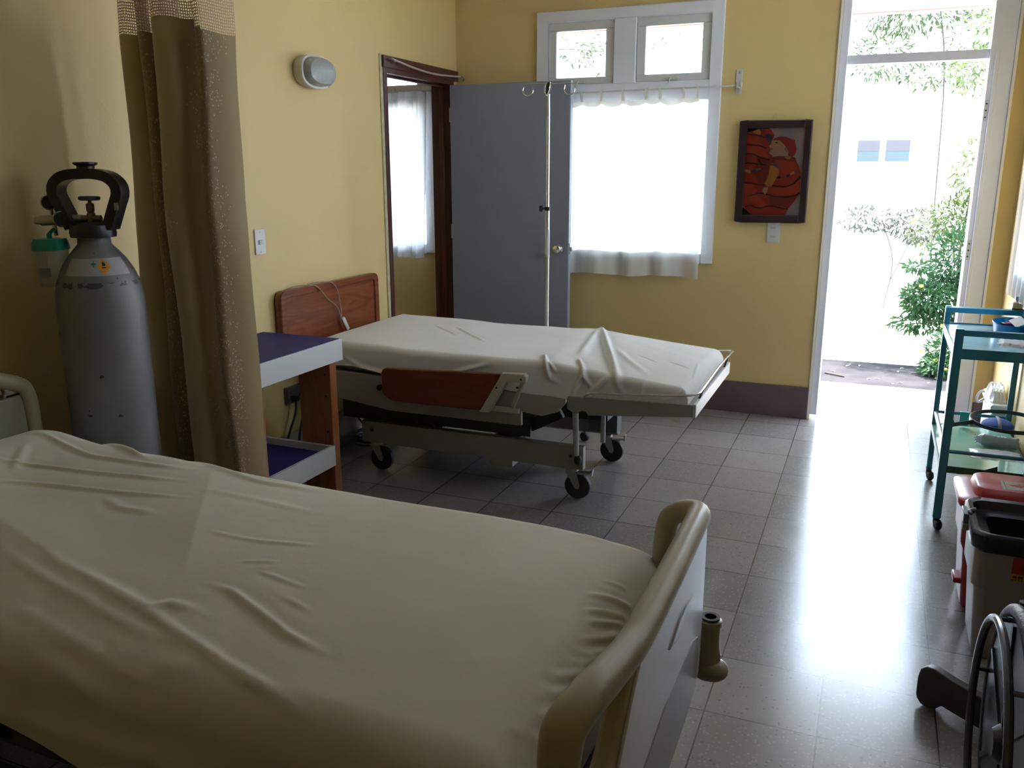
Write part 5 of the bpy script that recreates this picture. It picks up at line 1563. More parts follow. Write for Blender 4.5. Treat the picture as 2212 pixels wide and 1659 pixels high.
# top tray
m = MB()
m.box(X0 + 0.004, X1 - 0.004, Y0 + 0.004, Y1 - 0.004, 0.776, 0.786)
tt = obj('top_tray', m, TQ2, tr)
m = MB()
m.box(X0, X1, Y0, Y0 + 0.006, 0.750, 0.792); m.box(X0, X1, Y1 - 0.006, Y1, 0.750, 0.792); m.box(X0, X0 + 0.006, Y0, Y1, 0.750, 0.792); m.box(X1 - 0.006, X1, Y0, Y1, 0.750, 0.792)
obj('tray_rim', m, TQ, tt, bevel=0.002)
# lower shelf with its rail
m = MB(); m.box(X0 + 0.004, X1 - 0.004, Y0 + 0.004, Y1 - 0.004, 0.283, 0.290)
ls = obj('lower_shelf', m, SHG, tr)
m = MB()
m.box(X0, X1, Y0, Y0 + 0.005, 0.262, 0.292); m.box(X0, X1, Y1 - 0.005, Y1, 0.262, 0.292); m.box(X0, X0 + 0.005, Y0, Y1, 0.262, 0.292); m.box(X1 - 0.005, X1, Y0, Y1, 0.262, 0.292)
obj('shelf_rim', m, mat('green_rim_paint', (0.02, 0.085, 0.045), rough=0.35), ls)
m = MB()
m.cyl((X0 + 0.01, Y0 + 0.012, 0.352), (X1 - 0.01, Y0 + 0.012, 0.352), 0.008, seg=10); m.cyl((X0 + 0.01, Y1 - 0.012, 0.352), (X1 - 0.01, Y1 - 0.012, 0.352), 0.008, seg=10)
split(obj('shelf_rail', m, TQ, ls))
m = MB(); m.cyl((X0 + 0.012, Y0 + 0.02, 0.352), (X0 + 0.012, Y1 - 0.02, 0.352), 0.009, seg=10)
obj('end_rail', m, mat('tape_wrapped_rail', (0.30, 0.42, 0.48), rough=0.3, var=0.3, vscale=40), ls)
# oval basin ring held on the near side
m = MB()
rc = (0.585, 4.00, 0.468)
pts = [(rc[0] + 0.142 * math.cos(a), rc[1] + 0.165 * math.sin(a), rc[2]) for a in np.linspace(0, 2 * PI, 28, endpoint=False)]
P = spline([Vector(p) for p in pts], 2, True); vs, fs = [], []
for i, p in enumerate(P):
    n_ = (p - Vector(rc)).normalized()
    for a, b_ in ((-1, -1), (1, -1), (1, 1), (-1, 1)): vs.append(p + n_ * a * 0.0025 + Vector((0, 0, b_ * 0.008)))
for i in range(len(P)):
    j = (i + 1) % len(P)
    for k in range(4): fs.append((4 * i + k, 4 * j + k, 4 * j + (k + 1) % 4, 4 * i + (k + 1) % 4))
m._add(vs, fs)
m.bar((X0 + 0.01, Y0 + 0.012, 0.515), (X0 + 0.028, Y0 + 0.004, 0.474), 0.005, 0.018); m.bar((X0 + 0.026, Y0 + 0.004, 0.470), (0.450, 3.945, 0.468), 0.005, 0.018)
obj('basin_ring', m, mat('dark_blue_iron', (0.022, 0.06, 0.09), rough=0.35), tr, bevel=0.001)
m = MB(); m.box(0.455, 0.495, Y1 - 0.024, Y1 - 0.022, 0.295, 0.362); m.box(0.455, 0.495, Y1 - 0.024, Y1 - 0.001, 0.362, 0.3635)
obj('tape_strip', m, mat('turquoise_tape', (0.02, 0.36, 0.36), rough=0.4), ls)

# things on the trolley
BCY = mat('bright_blue_plastic', (0.005, 0.20, 0.46), rough=0.25)
bs = thing('basin', 'bright blue oval plastic basin on the top tray of the trolley', 'basin', (0.588, 4.50, 0.786))
m = MB(); n = 40
prof = [(0.0, 0.004), (0.74, 0.004), (0.82, 0.010), (0.94, 0.048), (1.0, 0.052), (1.0, 0.048), (0.97, 0.044), (0.86, 0.002), (0.78, 0.0), (0.0, 0.0)]
vs, fs = [], []
for r_, h_ in prof:
    for k in range(n):
        a = 2 * PI * k / n; vs.append((0.592 + 0.073 * max(r_, 1e-3) * math.cos(a), 4.345 + 0.135 * max(r_, 1e-3) * math.sin(a), 0.7865 + h_))
for i in range(len(prof) - 1):
    for k in range(n): fs.append((i * n + k, i * n + (k + 1) % n, (i + 1) * n + (k + 1) % n, (i + 1) * n + k))
m._add(vs, fs)
obj('basin_bowl', m, BCY, bs)
v = thing('vial_box', 'small dark purple box lying in the blue basin', 'box', (0.585, 4.38, 0.79))
obj('box_body', MB().obox((0.590, 4.375, 0.812), (0.055, 0.04, 0.032), (0, 0, 0.3)), mat('dark_purple_print', (0.12, 0.006, 0.05), rough=0.35), v, bevel=0.003)
obj('box_label', MB().obox((0.588, 4.373, 0.829), (0.022, 0.034, 0.001), (0, 0, 0.3)), mat('magenta_print', (0.35, 0.03, 0.16), rough=0.4), v)
v = obj('cotton_ball', MB().ball((0.602, 4.300, 0.803), (0.016, 0.015, 0.011), 12, 8), mat('cotton_white', (0.7, 0.68, 0.70), rough=0.95, bump=0.8, bscale=80))
tag(v, 'white cotton wad in the blue basin beside the purple box', 'cotton')
v = thing('glass_bottle', 'small pale yellow bottle with grey cap on the far rail of the trolley', 'bottle', (0.636, 4.512, 0.868))
m = MB(); m.lathe([(0.0, 0.0), (0.021, 0.0), (0.023, 0.003), (0.023, 0.030), (0.021, 0.036), (0.010, 0.041), (0.009, 0.044), (0.0, 0.044)], (0.632, 4.508, 0.8685), seg=28)
obj('bottle_body', m, mat('yellow_liquid_glass', (0.50, 0.44, 0.20), rough=0.12), v)
m = MB(); m.lathe([(0.0235, 0.002), (0.0237, 0.003), (0.0237, 0.009), (0.0235, 0.010)], (0.632, 4.508, 0.8685), seg=28)
obj('dark_base', m, mat('dark_bottle_base', (0.08, 0.05, 0.02), rough=0.2), v)
m = MB(); m.lathe([(0.0, 0.043), (0.013, 0.043), (0.0135, 0.045), (0.0135, 0.062), (0.012, 0.064), (0.0, 0.064)], (0.632, 4.508, 0.8685), seg=22)
obj('cap', m, mat('grey_cap', (0.33, 0.34, 0.38), rough=0.4), v)
def crumple(name, label, cat, x0, x1, y0, y1, z, h, material, seed, nx=26, ny=22):
    rs = np.random.RandomState(seed); ph = rs.uniform(0, 6.28, 8); fr = rs.uniform(20, 90, (8, 2))
    def hgt(s, t):
        e = min(1, 8 * s * (1 - s)) * min(1, 8 * t * (1 - t))
        x = x0 + (x1 - x0) * s; y = y0 + (y1 - y0) * t
        k = sum(math.sin(fr[i][0] * x + fr[i][1] * y + ph[i]) for i in range(8)) / 8
        return e, k
    def top(s, t):
        e, k = hgt(s, t)
        return (x0 + (x1 - x0) * s + 0.004 * math.sin(40 * t + seed), y0 + (y1 - y0) * t + 0.004 * math.sin(33 * s + seed), z + 0.0015 + h * e * (0.75 + 0.45 * k))
    m = MB(); m.grid(nx, ny, top)
    m.grid(nx, ny, lambda s, t: (top(s, t)[0], top(s, t)[1], z + 0.0005))
    o = obj(name, m, material)
    bm = bmesh.new(); bm.from_mesh(o.data); bmesh.ops.remove_doubles(bm, verts=bm.verts, dist=0.0018); bm.to_mesh(o.data); bm.free()
    tag(o, label, cat); return o
crumple('paper_packet', 'crumpled white paper packet on the near part of the top tray', 'packet', 0.515, 0.650, 3.99, 4.13, 0.786, 0.016, mat('packet_paper', (0.50, 0.47, 0.46), rough=0.6), 3)
o = obj('paper_sheet', MB().obox((0.612, 4.29, 0.848), (0.05, 0.09, 0.001), (0.2, -0.45, 0.15)), mat('cream_card', (0.6, 0.58, 0.52), rough=0.7)); tag(o, 'small cream card leaning out of the blue basin', 'card')
PLAST = mat('cloudy_plastic_film', (0.34, 0.40, 0.43), rough=0.22, var=0.12, vscale=20, bump=0.6, bscale=45)
v = thing('blue_pouch', 'dark blue fabric pouch with grey strap lying on the lower shelf of the trolley', 'pouch', (0.60, 4.40, 0.29))
m = MB(); m.ball((0.600, 4.375, 0.352), (0.066, 0.085, 0.026), 28, 14)
m.ball((0.600, 4.375, 0.352), (0.068, 0.087, 0.012), 24, 8)
obj('pouch_body', m, mat('royal_blue_fabric', (0.003, 0.04, 0.26), rough=0.8, bump=0.7, bscale=30), v)
m = MB(); m.tube([(0.600, 4.285, 0.345), (0.600, 4.30, 0.368), (0.600, 4.34, 0.381), (0.600, 4.38, 0.382), (0.600, 4.43, 0.376), (0.600, 4.462, 0.352)], 0.008, 8, flat=(0.9, 0.25))
obj('strap', m, mat('grey_strap', (0.22, 0.20, 0.22), rough=0.7), v)
v = thing('wrapped_roll', 'grey roll in crinkled clear plastic on the lower shelf before the blue pouch', 'roll', (0.60, 4.2, 0.29))
m = MB(); m.cyl((0.525, 4.225, 0.318), (0.668, 4.20, 0.318), 0.026, seg=22)
obj('roll_body', m, PLAST, v, bevel=0.006)
m = MB()
for k in range(6):
    a = k * 1.05; m.tube([(0.527, 4.225 + 0.018 * math.cos(a), 0.318 + 0.018 * math.sin(a)), (0.508, 4.228 + 0.012 * math.cos(a), 0.318 + 0.012 * math.sin(a)), (0.500, 4.23 + 0.022 * math.cos(a), 0.318 + 0.018 * math.sin(a))], [0.006, 0.003, 0.005], 6)
obj('twisted_end', m, mat('clear_film_white', (0.55, 0.60, 0.62), rough=0.2), v)
crumple('plastic_bag', 'flat white plastic bag spread on the lower shelf along its near edge', 'bag', 0.47, 0.665, 4.02, 4.16, 0.290, 0.010, mat('white_film_bag', (0.55, 0.55, 0.60), rough=0.3), 8)
m = MB(); m._add([(0.50, 3.853, 0.290), (0.55, 3.853, 0.312), (0.552, 3.853, 0.284), (0.50, 3.857, 0.290), (0.55, 3.860, 0.312), (0.552, 3.857, 0.284)], [(0, 1, 2), (3, 5, 4), (0, 3, 4, 1), (1, 4, 5, 2), (2, 5, 3, 0)])
o = obj('peeling_liner', m, mat('dark_green_liner', (0.015, 0.07, 0.03), rough=0.5), ls)

# ================================================================== white container with a bag, in the corner
v = thing('white_container', 'white plastic container with side handle on the floor in the corner behind the trolley', 'container', (0.62, 4.95, 0))
WPL = mat('white_plastic', (0.72, 0.71, 0.72), rough=0.35)
m = MB(); m.box(0.596, 0.666, 4.60, 4.95, 0.0, 0.355)
cb = obj('container_body', m, WPL, v, bevel=0.02, bseg=3)
m = MB(); m.box(0.590, 0.668, 4.59, 4.96, 0.350, 0.390)
obj('lid', m, mat('white_lid', (0.66, 0.65, 0.66), rough=0.3), v, bevel=0.01)
m = MB(); m.tube([(0.598, 4.90, 0.385), (0.575, 4.895, 0.385), (0.560, 4.89, 0.355), (0.568, 4.89, 0.330), (0.596, 4.89, 0.350)], 0.007, 8)
obj('handle', m, WPL, cb)
crumple('plastic_bag', 'thin white plastic bag crumpled on the lid of the white container', 'bag', 0.592, 0.664, 4.64, 4.90, 0.390, 0.075, mat('thin_white_bag', (0.74, 0.73, 0.74), rough=0.35), 5)

# ================================================================== two waste bins
def loft_rect(mb, layers, n=10, rr=0.03, cap_bottom=True, cap_top=False, mi=0):
    """layers: (x0, x1, y0, y1, z) with rounded corners"""
    vs, fs = [], []; cnt = None
    for x0_, x1_, y0_, y1_, z, *r_ in layers:
        q = rrect(x0_, x1_, y0_, y1_, r_[0] if r_ else rr, 5); cnt = len(q)
        vs += [(a, b_, z) for a, b_ in q]
    for i in range(len(layers) - 1):
        for k in range(cnt): fs.append((i * cnt + k, i * cnt + (k + 1) % cnt, (i + 1) * cnt + (k + 1) % cnt, (i + 1) * cnt + k))
    if cap_bottom: fs.append(tuple(range(cnt))[::-1])
    if cap_top: fs.append(tuple(range((len(layers) - 1) * cnt, len(layers) * cnt)))
    mb._add(vs, fs, mi); return mb
wb = thing('waste_bin', 'grey-white open waste bin with black rim in front of the red bin', 'waste bin', (0.53, 2.93, 0), 'waste bins on the right')
GB = mat('grey_white_bin_plastic', (0.36, 0.33, 0.30), rough=0.4, var=0.03)
m = MB()
loft_rect(m, [(0.395, 0.635, 2.815, 3.045, 0.0), (0.390, 0.640, 2.808, 3.05, 0.012), (0.372, 0.652, 2.792, 3.062, 0.24), (0.362, 0.656, 2.785, 3.068, 0.25), (0.358, 0.660, 2.775, 3.075, 0.40), (0.366, 0.652, 2.783, 3.067, 0.40), (0.380, 0.645, 2.80, 3.055, 0.24), (0.398, 0.632, 2.818, 3.04, 0.012)], cap_top=True)
bb = obj('bin_body', m, GB, wb)
BRIM = mat('navy_black_rim', (0.010, 0.010, 0.020), rough=0.22)
m = MB()
loft_rect(m, [(0.352, 0.664, 2.760, 3.085, 0.375, 0.045), (0.345, 0.668, 2.750, 3.095, 0.385, 0.05), (0.345, 0.668, 2.750, 3.095, 0.428, 0.05), (0.352, 0.662, 2.758, 3.087, 0.436, 0.05), (0.366, 0.650, 2.775, 3.07, 0.432, 0.045), (0.372, 0.645, 2.782, 3.062, 0.405, 0.04), (0.405, 0.630, 2.81, 3.03, 0.395, 0.03), (0.410, 0.626, 2.815, 3.025, 0.30, 0.03), (0.40, 0.632, 2.81, 3.03, 0.30, 0.03), (0.37, 0.65, 2.78, 3.065, 0.375, 0.04), (0.352, 0.664, 2.760, 3.085, 0.375, 0.045)], cap_bottom=False)
rim = obj('rim', m, BRIM, wb, sharp=50)
m = MB(); m.box(0.333, 0.352, 2.93, 3.01, 0.395, 0.427); m.tube([(0.352, 2.915, 0.436), (0.347, 2.93, 0.438), (0.358, 2.945, 0.440), (0.366, 2.96, 0.438)], 0.006, 8)
obj('hinge_lug', m, mat('blue_grey_lug', (0.10, 0.12, 0.16), rough=0.3), rim, bevel=0.004)
m = MB(); m.box(0.333, 0.350, 2.925, 2.945, 0.372, 0.395)
obj('clip', m, mat('pale_clip', (0.30, 0.28, 0.27), rough=0.4), rim, bevel=0.003)
# label: red above, yellow below, with dark print
def front(x, z, dy): # point on the near face of the bin
    y = float(np.interp(z, [0.0, 0.24, 0.25, 0.40], [2.815, 2.792, 2.785, 2.775])); return (x, y - dy, z)
def facequad(x0_, x1_, z0_, z1_, dy, mb=None):
    mb = mb or MB(); mb._add([front(x0_, z0_, dy), front(x1_, z0_, dy), front(x1_, z1_, dy), front(x0_, z1_, dy), front(x0_, z0_, dy * 0.2), front(x1_, z0_, dy * 0.2), front(x1_, z1_, dy * 0.2), front(x0_, z1_, dy * 0.2)], [(0, 1, 2, 3), (4, 7, 6, 5), (0, 4, 5, 1), (3, 2, 6, 7), (0, 3, 7, 4), (1, 5, 6, 2)]); return mb
lb = obj('red_label', facequad(0.462, 0.60, 0.312, 0.366, 0.0016), mat('label_red', (0.38, 0.02, 0.02), rough=0.5), bb)
obj('yellow_label', facequad(0.462, 0.60, 0.288, 0.312, 0.0016), mat('label_yellow', (0.48, 0.27, 0.02), rough=0.5), bb)
m = MB()
cx_, cz_ = 0.50, 0.338
for k in range(3):                                     # three-lobed hazard mark
    a = PI / 2 + k * 2 * PI / 3
    for j in range(10):
        t0, t1 = 0.5 + 5.28 * j / 10, 0.5 + 5.28 * (j + 1) / 10
        p = [(cx_ + 0.008 * math.cos(a) + r_ * math.cos(a + t), cz_ + 0.008 * math.sin(a) + r_ * math.sin(a + t)) for r_, t in ((0.006, t0 + 0.0), (0.009, t0), (0.009, t1), (0.006, t1))]
        m._add([front(x, z, 0.0022) for x, z in p], [(0, 1, 2, 3)])
for k, (a, b_) in enumerate(((0.468, 0.478), (0.481, 0.494))): facequad(a, b_, 0.298, 0.306, 0.0024, m)
for k in range(6): facequad(0.466 + 0.008 * k, 0.470 + 0.008 * k, 0.291, 0.294, 0.0024, m)
obj('label_print', m, mat('dark_red_print', (0.12, 0.01, 0.01), rough=0.5), lb)

rb = thing('waste_bin', 'red waste bin with lid bearing a white label and red arrow, under the trolley edge', 'waste bin', (0.53, 3.270, 0), 'waste bins on the right')
RED = mat('red_bin_plastic', (0.36, 0.012, 0.022), rough=0.32, var=0.03)
RLID = mat('red_lid_plastic', (0.42, 0.035, 0.045), rough=0.28)
m = MB()
loft_rect(m, [(0.388, 0.635, 3.140, 3.370, 0.0), (0.382, 0.64, 3.135, 3.375, 0.012), (0.368, 0.652, 3.125, 3.385, 0.22), (0.358, 0.656, 3.120, 3.390, 0.245), (0.352, 0.66, 3.118, 3.395, 0.38)], cap_top=True)
b2 = obj('bin_body', m, RED, rb)
m = MB(); m.box(0.352, 0.385, 3.150, 3.230, 0.085, 0.105)
obj('foot_pedal', m, RED, rb, bevel=0.006)
m = MB()
loft_rect(m, [(0.340, 0.664, 3.106, 3.400, 0.378, 0.05), (0.334, 0.668, 3.100, 3.406, 0.388, 0.055), (0.334, 0.668, 3.100, 3.406, 0.404, 0.055), (0.342, 0.66, 3.108, 3.398, 0.410, 0.05), (0.385, 0.645, 3.155, 3.365, 0.414, 0.04), (0.392, 0.64, 3.162, 3.358, 0.437, 0.04), (0.400, 0.632, 3.170, 3.350, 0.441, 0.035)], cap_top=True)
rl_ = obj('lid', m, RLID, rb, sharp=50)
m = MB(); m.box(0.470, 0.628, 3.185, 3.275, 0.441, 0.4418)
ll = obj('arrow_label', m, mat('lid_label_paper', (0.42, 0.38, 0.36), rough=0.5), rl_)
m = MB()
zt = 0.4424
m.prism([(0.492, 3.235), (0.53, 3.252), (0.53, 3.243), (0.62, 3.243), (0.62, 3.227), (0.53, 3.227), (0.53, 3.218)], 'xy', zt - 0.0006, zt)
obj('red_arrow', m, mat('arrow_red', (0.42, 0.05, 0.04), rough=0.5), ll)
m = MB(); m.box(0.479, 0.4805, 3.190, 3.270, zt - 0.0006, zt)
obj('label_line', m, BLACK, ll)

wb.location.x += 0.010; rb.location.x += 0.010

# ================================================================== folded wheelchair
wch = thing('wheelchair', 'black folded wheelchair with one footplate sticking out, at the lower right corner', 'wheelchair', (0.49, 1.95, 0))
WB_ = mat('wheelchair_black', (0.013, 0.013, 0.016), rough=0.33)
TYR = mat('grey_black_tyre', (0.030, 0.030, 0.036), rough=0.45, bump=0.3, bscale=120)
def bigwheel(xc, sgn):
    c = Vector((xc, 1.885, 0.300)); ax = Vector((1, 0, 0)); r_ = 0.30
    m = MB()
    m.tube([(xc, c.y + (r_ - 0.015) * math.cos(a), c.z + (r_ - 0.015) * math.sin(a)) for a in np.linspace(0, 2 * PI, 48, endpoint=False)], 0.015, 12, closed=True, smooth=2)
    ty = obj('wheel', m, TYR, wch)
    m = MB()
    m.lathe([(r_ - 0.030, -0.010), (r_ - 0.042, -0.008), (r_ - 0.044, 0.008), (r_ - 0.030, 0.010), (r_ - 0.030, -0.010)], c, ax, 56)
    for k in range(6):
        a = k * PI / 3 + 0.35
        p0 = c + Vector((0, math.cos(a) * 0.035, math.sin(a) * 0.035)); p1 = c + Vector((0, math.cos(a) * 0.262, math.sin(a) * 0.262))
        m.bar(p0, p1, 0.014, 0.030, up=(1, 0, 0))
    m.lathe([(0.0, -0.03), (0.030, -0.03), (0.042, -0.015), (0.042, 0.015), (0.03, 0.03), (0.0, 0.03)], c, ax, 24)
    obj('rim_and_spokes', m, WB_, ty)
    m = MB(); xr = xc + sgn * 0.040; rr = 0.262
    m.tube([(xr, c.y + rr * math.cos(a), c.z + rr * math.sin(a)) for a in np.linspace(0, 2 * PI, 48, endpoint=False)], 0.009, 10, closed=True, smooth=2)
    for k in range(6):
        a = k * PI / 3 + 0.1; m.cyl((xr, c.y + rr * math.cos(a), c.z + rr * math.sin(a)), (xc, c.y + 0.262 * math.cos(a), c.z + 0.262 * math.sin(a)), 0.006, seg=8)
    obj('hand_rim', m, mat('grey_hand_rim', (0.10, 0.10, 0.125), rough=0.25, metal=0.4), ty)
bigwheel(0.360, -1); bigwheel(0.560, 1)
FR = mat('dark_chair_frame', (0.035, 0.035, 0.045), rough=0.3, metal=0.3)
for sx_, xx in ((1, 0.40), (-1, 0.52)):
    m = MB()
    m.tube([(xx, 1.72, 0.92), (xx, 1.74, 0.60), (xx, 1.75, 0.25)], 0.012, 10); m.cyl((xx, 1.74, 0.50), (xx, 2.14, 0.50), 0.012, seg=12); m.cyl((xx, 1.75, 0.27), (xx, 2.14, 0.27), 0.012, seg=12)
    m.cyl((xx, 2.14, 0.14), (xx, 2.14, 0.52), 0.012, seg=12); m.tube([(xx, 1.72, 0.92), (xx, 1.66, 0.935), (xx, 1.60, 0.935)], 0.014, 10)
    m.tube([(xx, 1.74, 0.70), (xx, 1.92, 0.72), (xx, 2.05, 0.70), (xx, 2.06, 0.52)], 0.011, 10)
    obj('side_frame', m, FR, wch)
    m = MB(); m.box(xx - 0.022, xx + 0.022, 1.76, 2.02, 0.71, 0.735); obj('armrest', m, WB_, wch, bevel=0.01)
    m = MB(); m.lathe([(0.0, -0.012), (0.06, -0.012), (0.075, -0.006), (0.075, 0.006), (0.06, 0.012), (0.0, 0.012)], (xx, 2.17, 0.075), (1, 0, 0), 28); m.bar((xx - 0.016, 2.17, 0.075), (xx - 0.016, 2.15, 0.17), 0.004, 0.03); m.bar((xx + 0.016, 2.17, 0.075), (xx + 0.016, 2.15, 0.17), 0.004, 0.03)
    obj('front_castor', m, RUBBER, wch)
m = MB(); m.bar((0.40, 1.80, 0.28), (0.52, 2.05, 0.49), 0.02, 0.02); m.bar((0.52, 1.80, 0.28), (0.40, 2.05, 0.49), 0.02, 0.02)
obj('cross_brace', m, FR, wch)
m = MB(); m.grid(7, 12, lambda s, t: (0.40 + 0.12 * s, 1.76 + 0.36 * t, 0.51 - 0.16 * (1 - abs(2 * s - 1))))
obj('seat_cloth', m, mat('black_vinyl', (0.015, 0.015, 0.017), rough=0.45), wch, solid=0.004)
m = MB(); m.grid(7, 10, lambda s, t: (0.40 + 0.12 * s, 1.735 - 0.11 * (1 - abs(2 * s - 1)), 0.55 + 0.33 * t))
obj('back_cloth', m, MATS['black_vinyl'], wch, solid=0.004)
# leg rest hanger and footplate
m = MB(); m.tube([(0.40, 2.14, 0.47), (0.395, 2.20, 0.46), (0.392, 2.27, 0.36), (0.392, 2.36, 0.14), (0.388, 2.39, 0.07)], 0.011, 10)
lr = obj('leg_rest', m, FR, wch)
FP = mat('brown_black_footplate', (0.045, 0.033, 0.036), rough=0.35)
m = MB()
u0, u1 = Vector((0.236, 2.485, 0)), Vector((0.405, 2.375, 0)); du = (u1 - u0); L = du.length; du.normalize(); dn = Vector((-du.y, du.x, 0))
pol = [(0.0, 0.030), (0.004, 0.018), (0.016, 0.006), (0.040, 0.002), (0.060, 0.012), (0.075, 0.030), (L, 0.020), (L, 0.112), (0.09, 0.122), (0.045, 0.130), (0.022, 0.127), (0.006, 0.112), (0.0, 0.085)]
vs = [u0 + du * a + dn * d + Vector((0, 0, b_)) for d in (-0.016, 0.016) for a, b_ in pol]; n = len(pol)
m._add(vs, [tuple(range(n)), tuple(range(n, 2 * n))[::-1]] + [(i, (i + 1) % n, n + (i + 1) % n, n + i) for i in range(n)])
obj('footplate', m, FP, lr, bevel=0.005, bseg=3)
# ================================================================== outside the outer door
PAV = mat('pale_walkway_tile', (0.42, 0.40, 0.37), rough=0.6, var=0.06)
struct('walkway', MB().box(-8, 8, YB + 0.12, 6.50, -0.14, -0.004), PAV)
struct('side_yard', MB().box(XR + 0.15, 30, -12, YB + 0.12, -0.14, -0.006), PAV)
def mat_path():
    t = NT('shade_toned_path')
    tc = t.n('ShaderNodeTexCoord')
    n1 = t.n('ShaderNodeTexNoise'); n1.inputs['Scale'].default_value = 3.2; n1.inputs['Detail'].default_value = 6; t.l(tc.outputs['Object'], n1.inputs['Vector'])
    t.l(t.ramp(n1.outputs['Fac'], [(0.38, (0.013, 0.012, 0.0135)), (0.62, (0.026, 0.0235, 0.026))]), t.b.inputs['Base Color'])  # very dark base colour stands in for shade lying on the path
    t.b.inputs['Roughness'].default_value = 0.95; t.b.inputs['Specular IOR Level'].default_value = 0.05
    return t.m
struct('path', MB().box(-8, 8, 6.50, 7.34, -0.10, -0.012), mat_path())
struct('garden_ground', MB().box(-30, 30, 7.34, 45, -0.20, -0.03), mat('pale_dry_ground', (0.44, 0.42, 0.38), rough=0.95, var=0.12, vscale=1.5))
# eave of the roof over the walkway
struct('roof_eave', MB().box(-8, 6, YB + 0.15, 6.55, 2.62, 2.70).box(-8, 6, 6.55, 6.62, 2.50, 2.74), mat('white_eave_paint', (0.52, 0.53, 0.56), rough=0.6))
struct('eave_edge', MB().box(-8, 6, 6.545, 6.625, 2.492, 2.50), mat('reddish_eave_edge', (0.34, 0.22, 0.20), rough=0.7))

def leaves(name, material, centers, n, size, seed, parent=None, droop=0.3, flat=0.5):
    """leaf blades scattered in ellipsoids: (x, y, z, rx, ry, rz, weight)"""
    rs = random.Random(seed)
    tw = sum(c[6] for c in centers); vs, fs = [], []
    for c in centers:
        for k in range(int(n * c[6] / tw)):
            while True:
                p = Vector((rs.uniform(-1, 1), rs.uniform(-1, 1), rs.uniform(-1, 1)))
                if 0.35 < p.length < 1: break
            q = Vector((c[0] + p.x * c[3], c[1] + p.y * c[4], c[2] + p.z * c[5]))
            if q.z < 0.02: q.z = 0.02 + abs(q.z) * 0.2
            L = size * rs.uniform(0.6, 1.25); w_ = L * rs.uniform(0.26, 0.4)
            d = (p + Vector((rs.uniform(-1, 1), rs.uniform(-1, 1), rs.uniform(-0.9, 0.6))) * 0.9).normalized()
            s_ = d.cross(Vector((rs.uniform(-1, 1), rs.uniform(-1, 1), 1))).normalized()
            nn = s_.cross(d)
            b = len(vs)
            vs += [q, q + d * L * 0.35 + s_ * w_ / 2 + nn * L * 0.05, q + d * L * 0.75 + s_ * w_ * 0.32 - nn * L * 0.02, q + d * L - nn * L * droop * 0.3, q + d * L * 0.75 - s_ * w_ * 0.32 - nn * L * 0.02, q + d * L * 0.35 - s_ * w_ / 2 + nn * L * 0.05]
            fs += [(b, b + 1, b + 2, b + 3), (b, b + 3, b + 4, b + 5)]
    me = bpy.data.meshes.new(name); me.from_pydata([tuple(v) for v in vs], [], fs); me.update()
    me.materials.append(material)
    if parent is not None: me.transform(wm(parent).inverted())
    o = bpy.data.objects.new(name, me); COL.objects.link(o)
    if parent is not None: o.parent = parent
    return o
def mat_leaf(name, c1, c2, tr=0.25):
    t = NT(name)
    g = t.n('ShaderNodeNewGeometry')
    t.l(t.mix(g.outputs['Random Per Island'], c1, c2), t.b.inputs['Base Color'])
    t.b.inputs['Roughness'].default_value = 0.55; t.b.inputs['Specular IOR Level'].default_value = 0.12
    tl = t.n('ShaderNodeBsdfTranslucent'); tl.inputs['Color'].default_value = (c2[0] * 1.3, c2[1] * 1.3, c2[2], 1)
    ms = t.n('ShaderNodeMixShader'); ms.inputs[0].default_value = tr
    t.l(t.b.outputs[0], ms.inputs[1]); t.l(tl.outputs[0], ms.inputs[2]); t.l(ms.outputs[0], t.out.inputs['Surface'])
    return t.m
LEAF = mat_leaf('green_leaf', (0.006, 0.030, 0.014), (0.040, 0.090, 0.036))
LEAF2 = mat_leaf('pale_leaf', (0.012, 0.028, 0.016), (0.09, 0.12, 0.04))
BARK = mat('grey_bark', (0.035, 0.028, 0.022), rough=0.9)
TWIG = mat_leaf('grey_green_twig_leaf', (0.008, 0.014, 0.010), (0.045, 0.065, 0.030))
YEL = mat('yellow_flower', (0.75, 0.55, 0.05), rough=0.6)
def plant(name, label, cat, base, clouds, n, size, seed, lm, stems, group=None, flowers=()):
    root = thing(name, label, cat, base, group)
    leaves('foliage', lm, clouds, n, size, seed, root)
    if stems:
        m = MB()
        for s_ in stems: m.tube(s_[0], s_[1], 7, smooth=4)
        obj('stem', m, BARK, root)
    for f_ in flowers:
        m = MB(); m.ball(f_, (0.018, 0.018, 0.014), 8, 5); obj('flower', m, YEL, root)
    return root
plant('garden_shrub', 'low bright green shrub spilling over the path just outside the outer door', 'shrub', (0.62, 7.15, 0),
      [(0.68, 7.20, 0.13, 0.24, 0.20, 0.20, 1.0), (0.56, 7.05, 0.05, 0.16, 0.14, 0.09, 0.5), (0.85, 7.3, 0.15, 0.3, 0.25, 0.25, 0.8)], 3000, 0.055, 11, LEAF, [([(0.64, 7.25, -0.02), (0.62, 7.2, 0.12)], 0.012)], 'shrubs in the garden',
      [(0.50, 7.05, 0.10), (0.57, 6.99, 0.05), (0.40, 7.10, 0.16)])
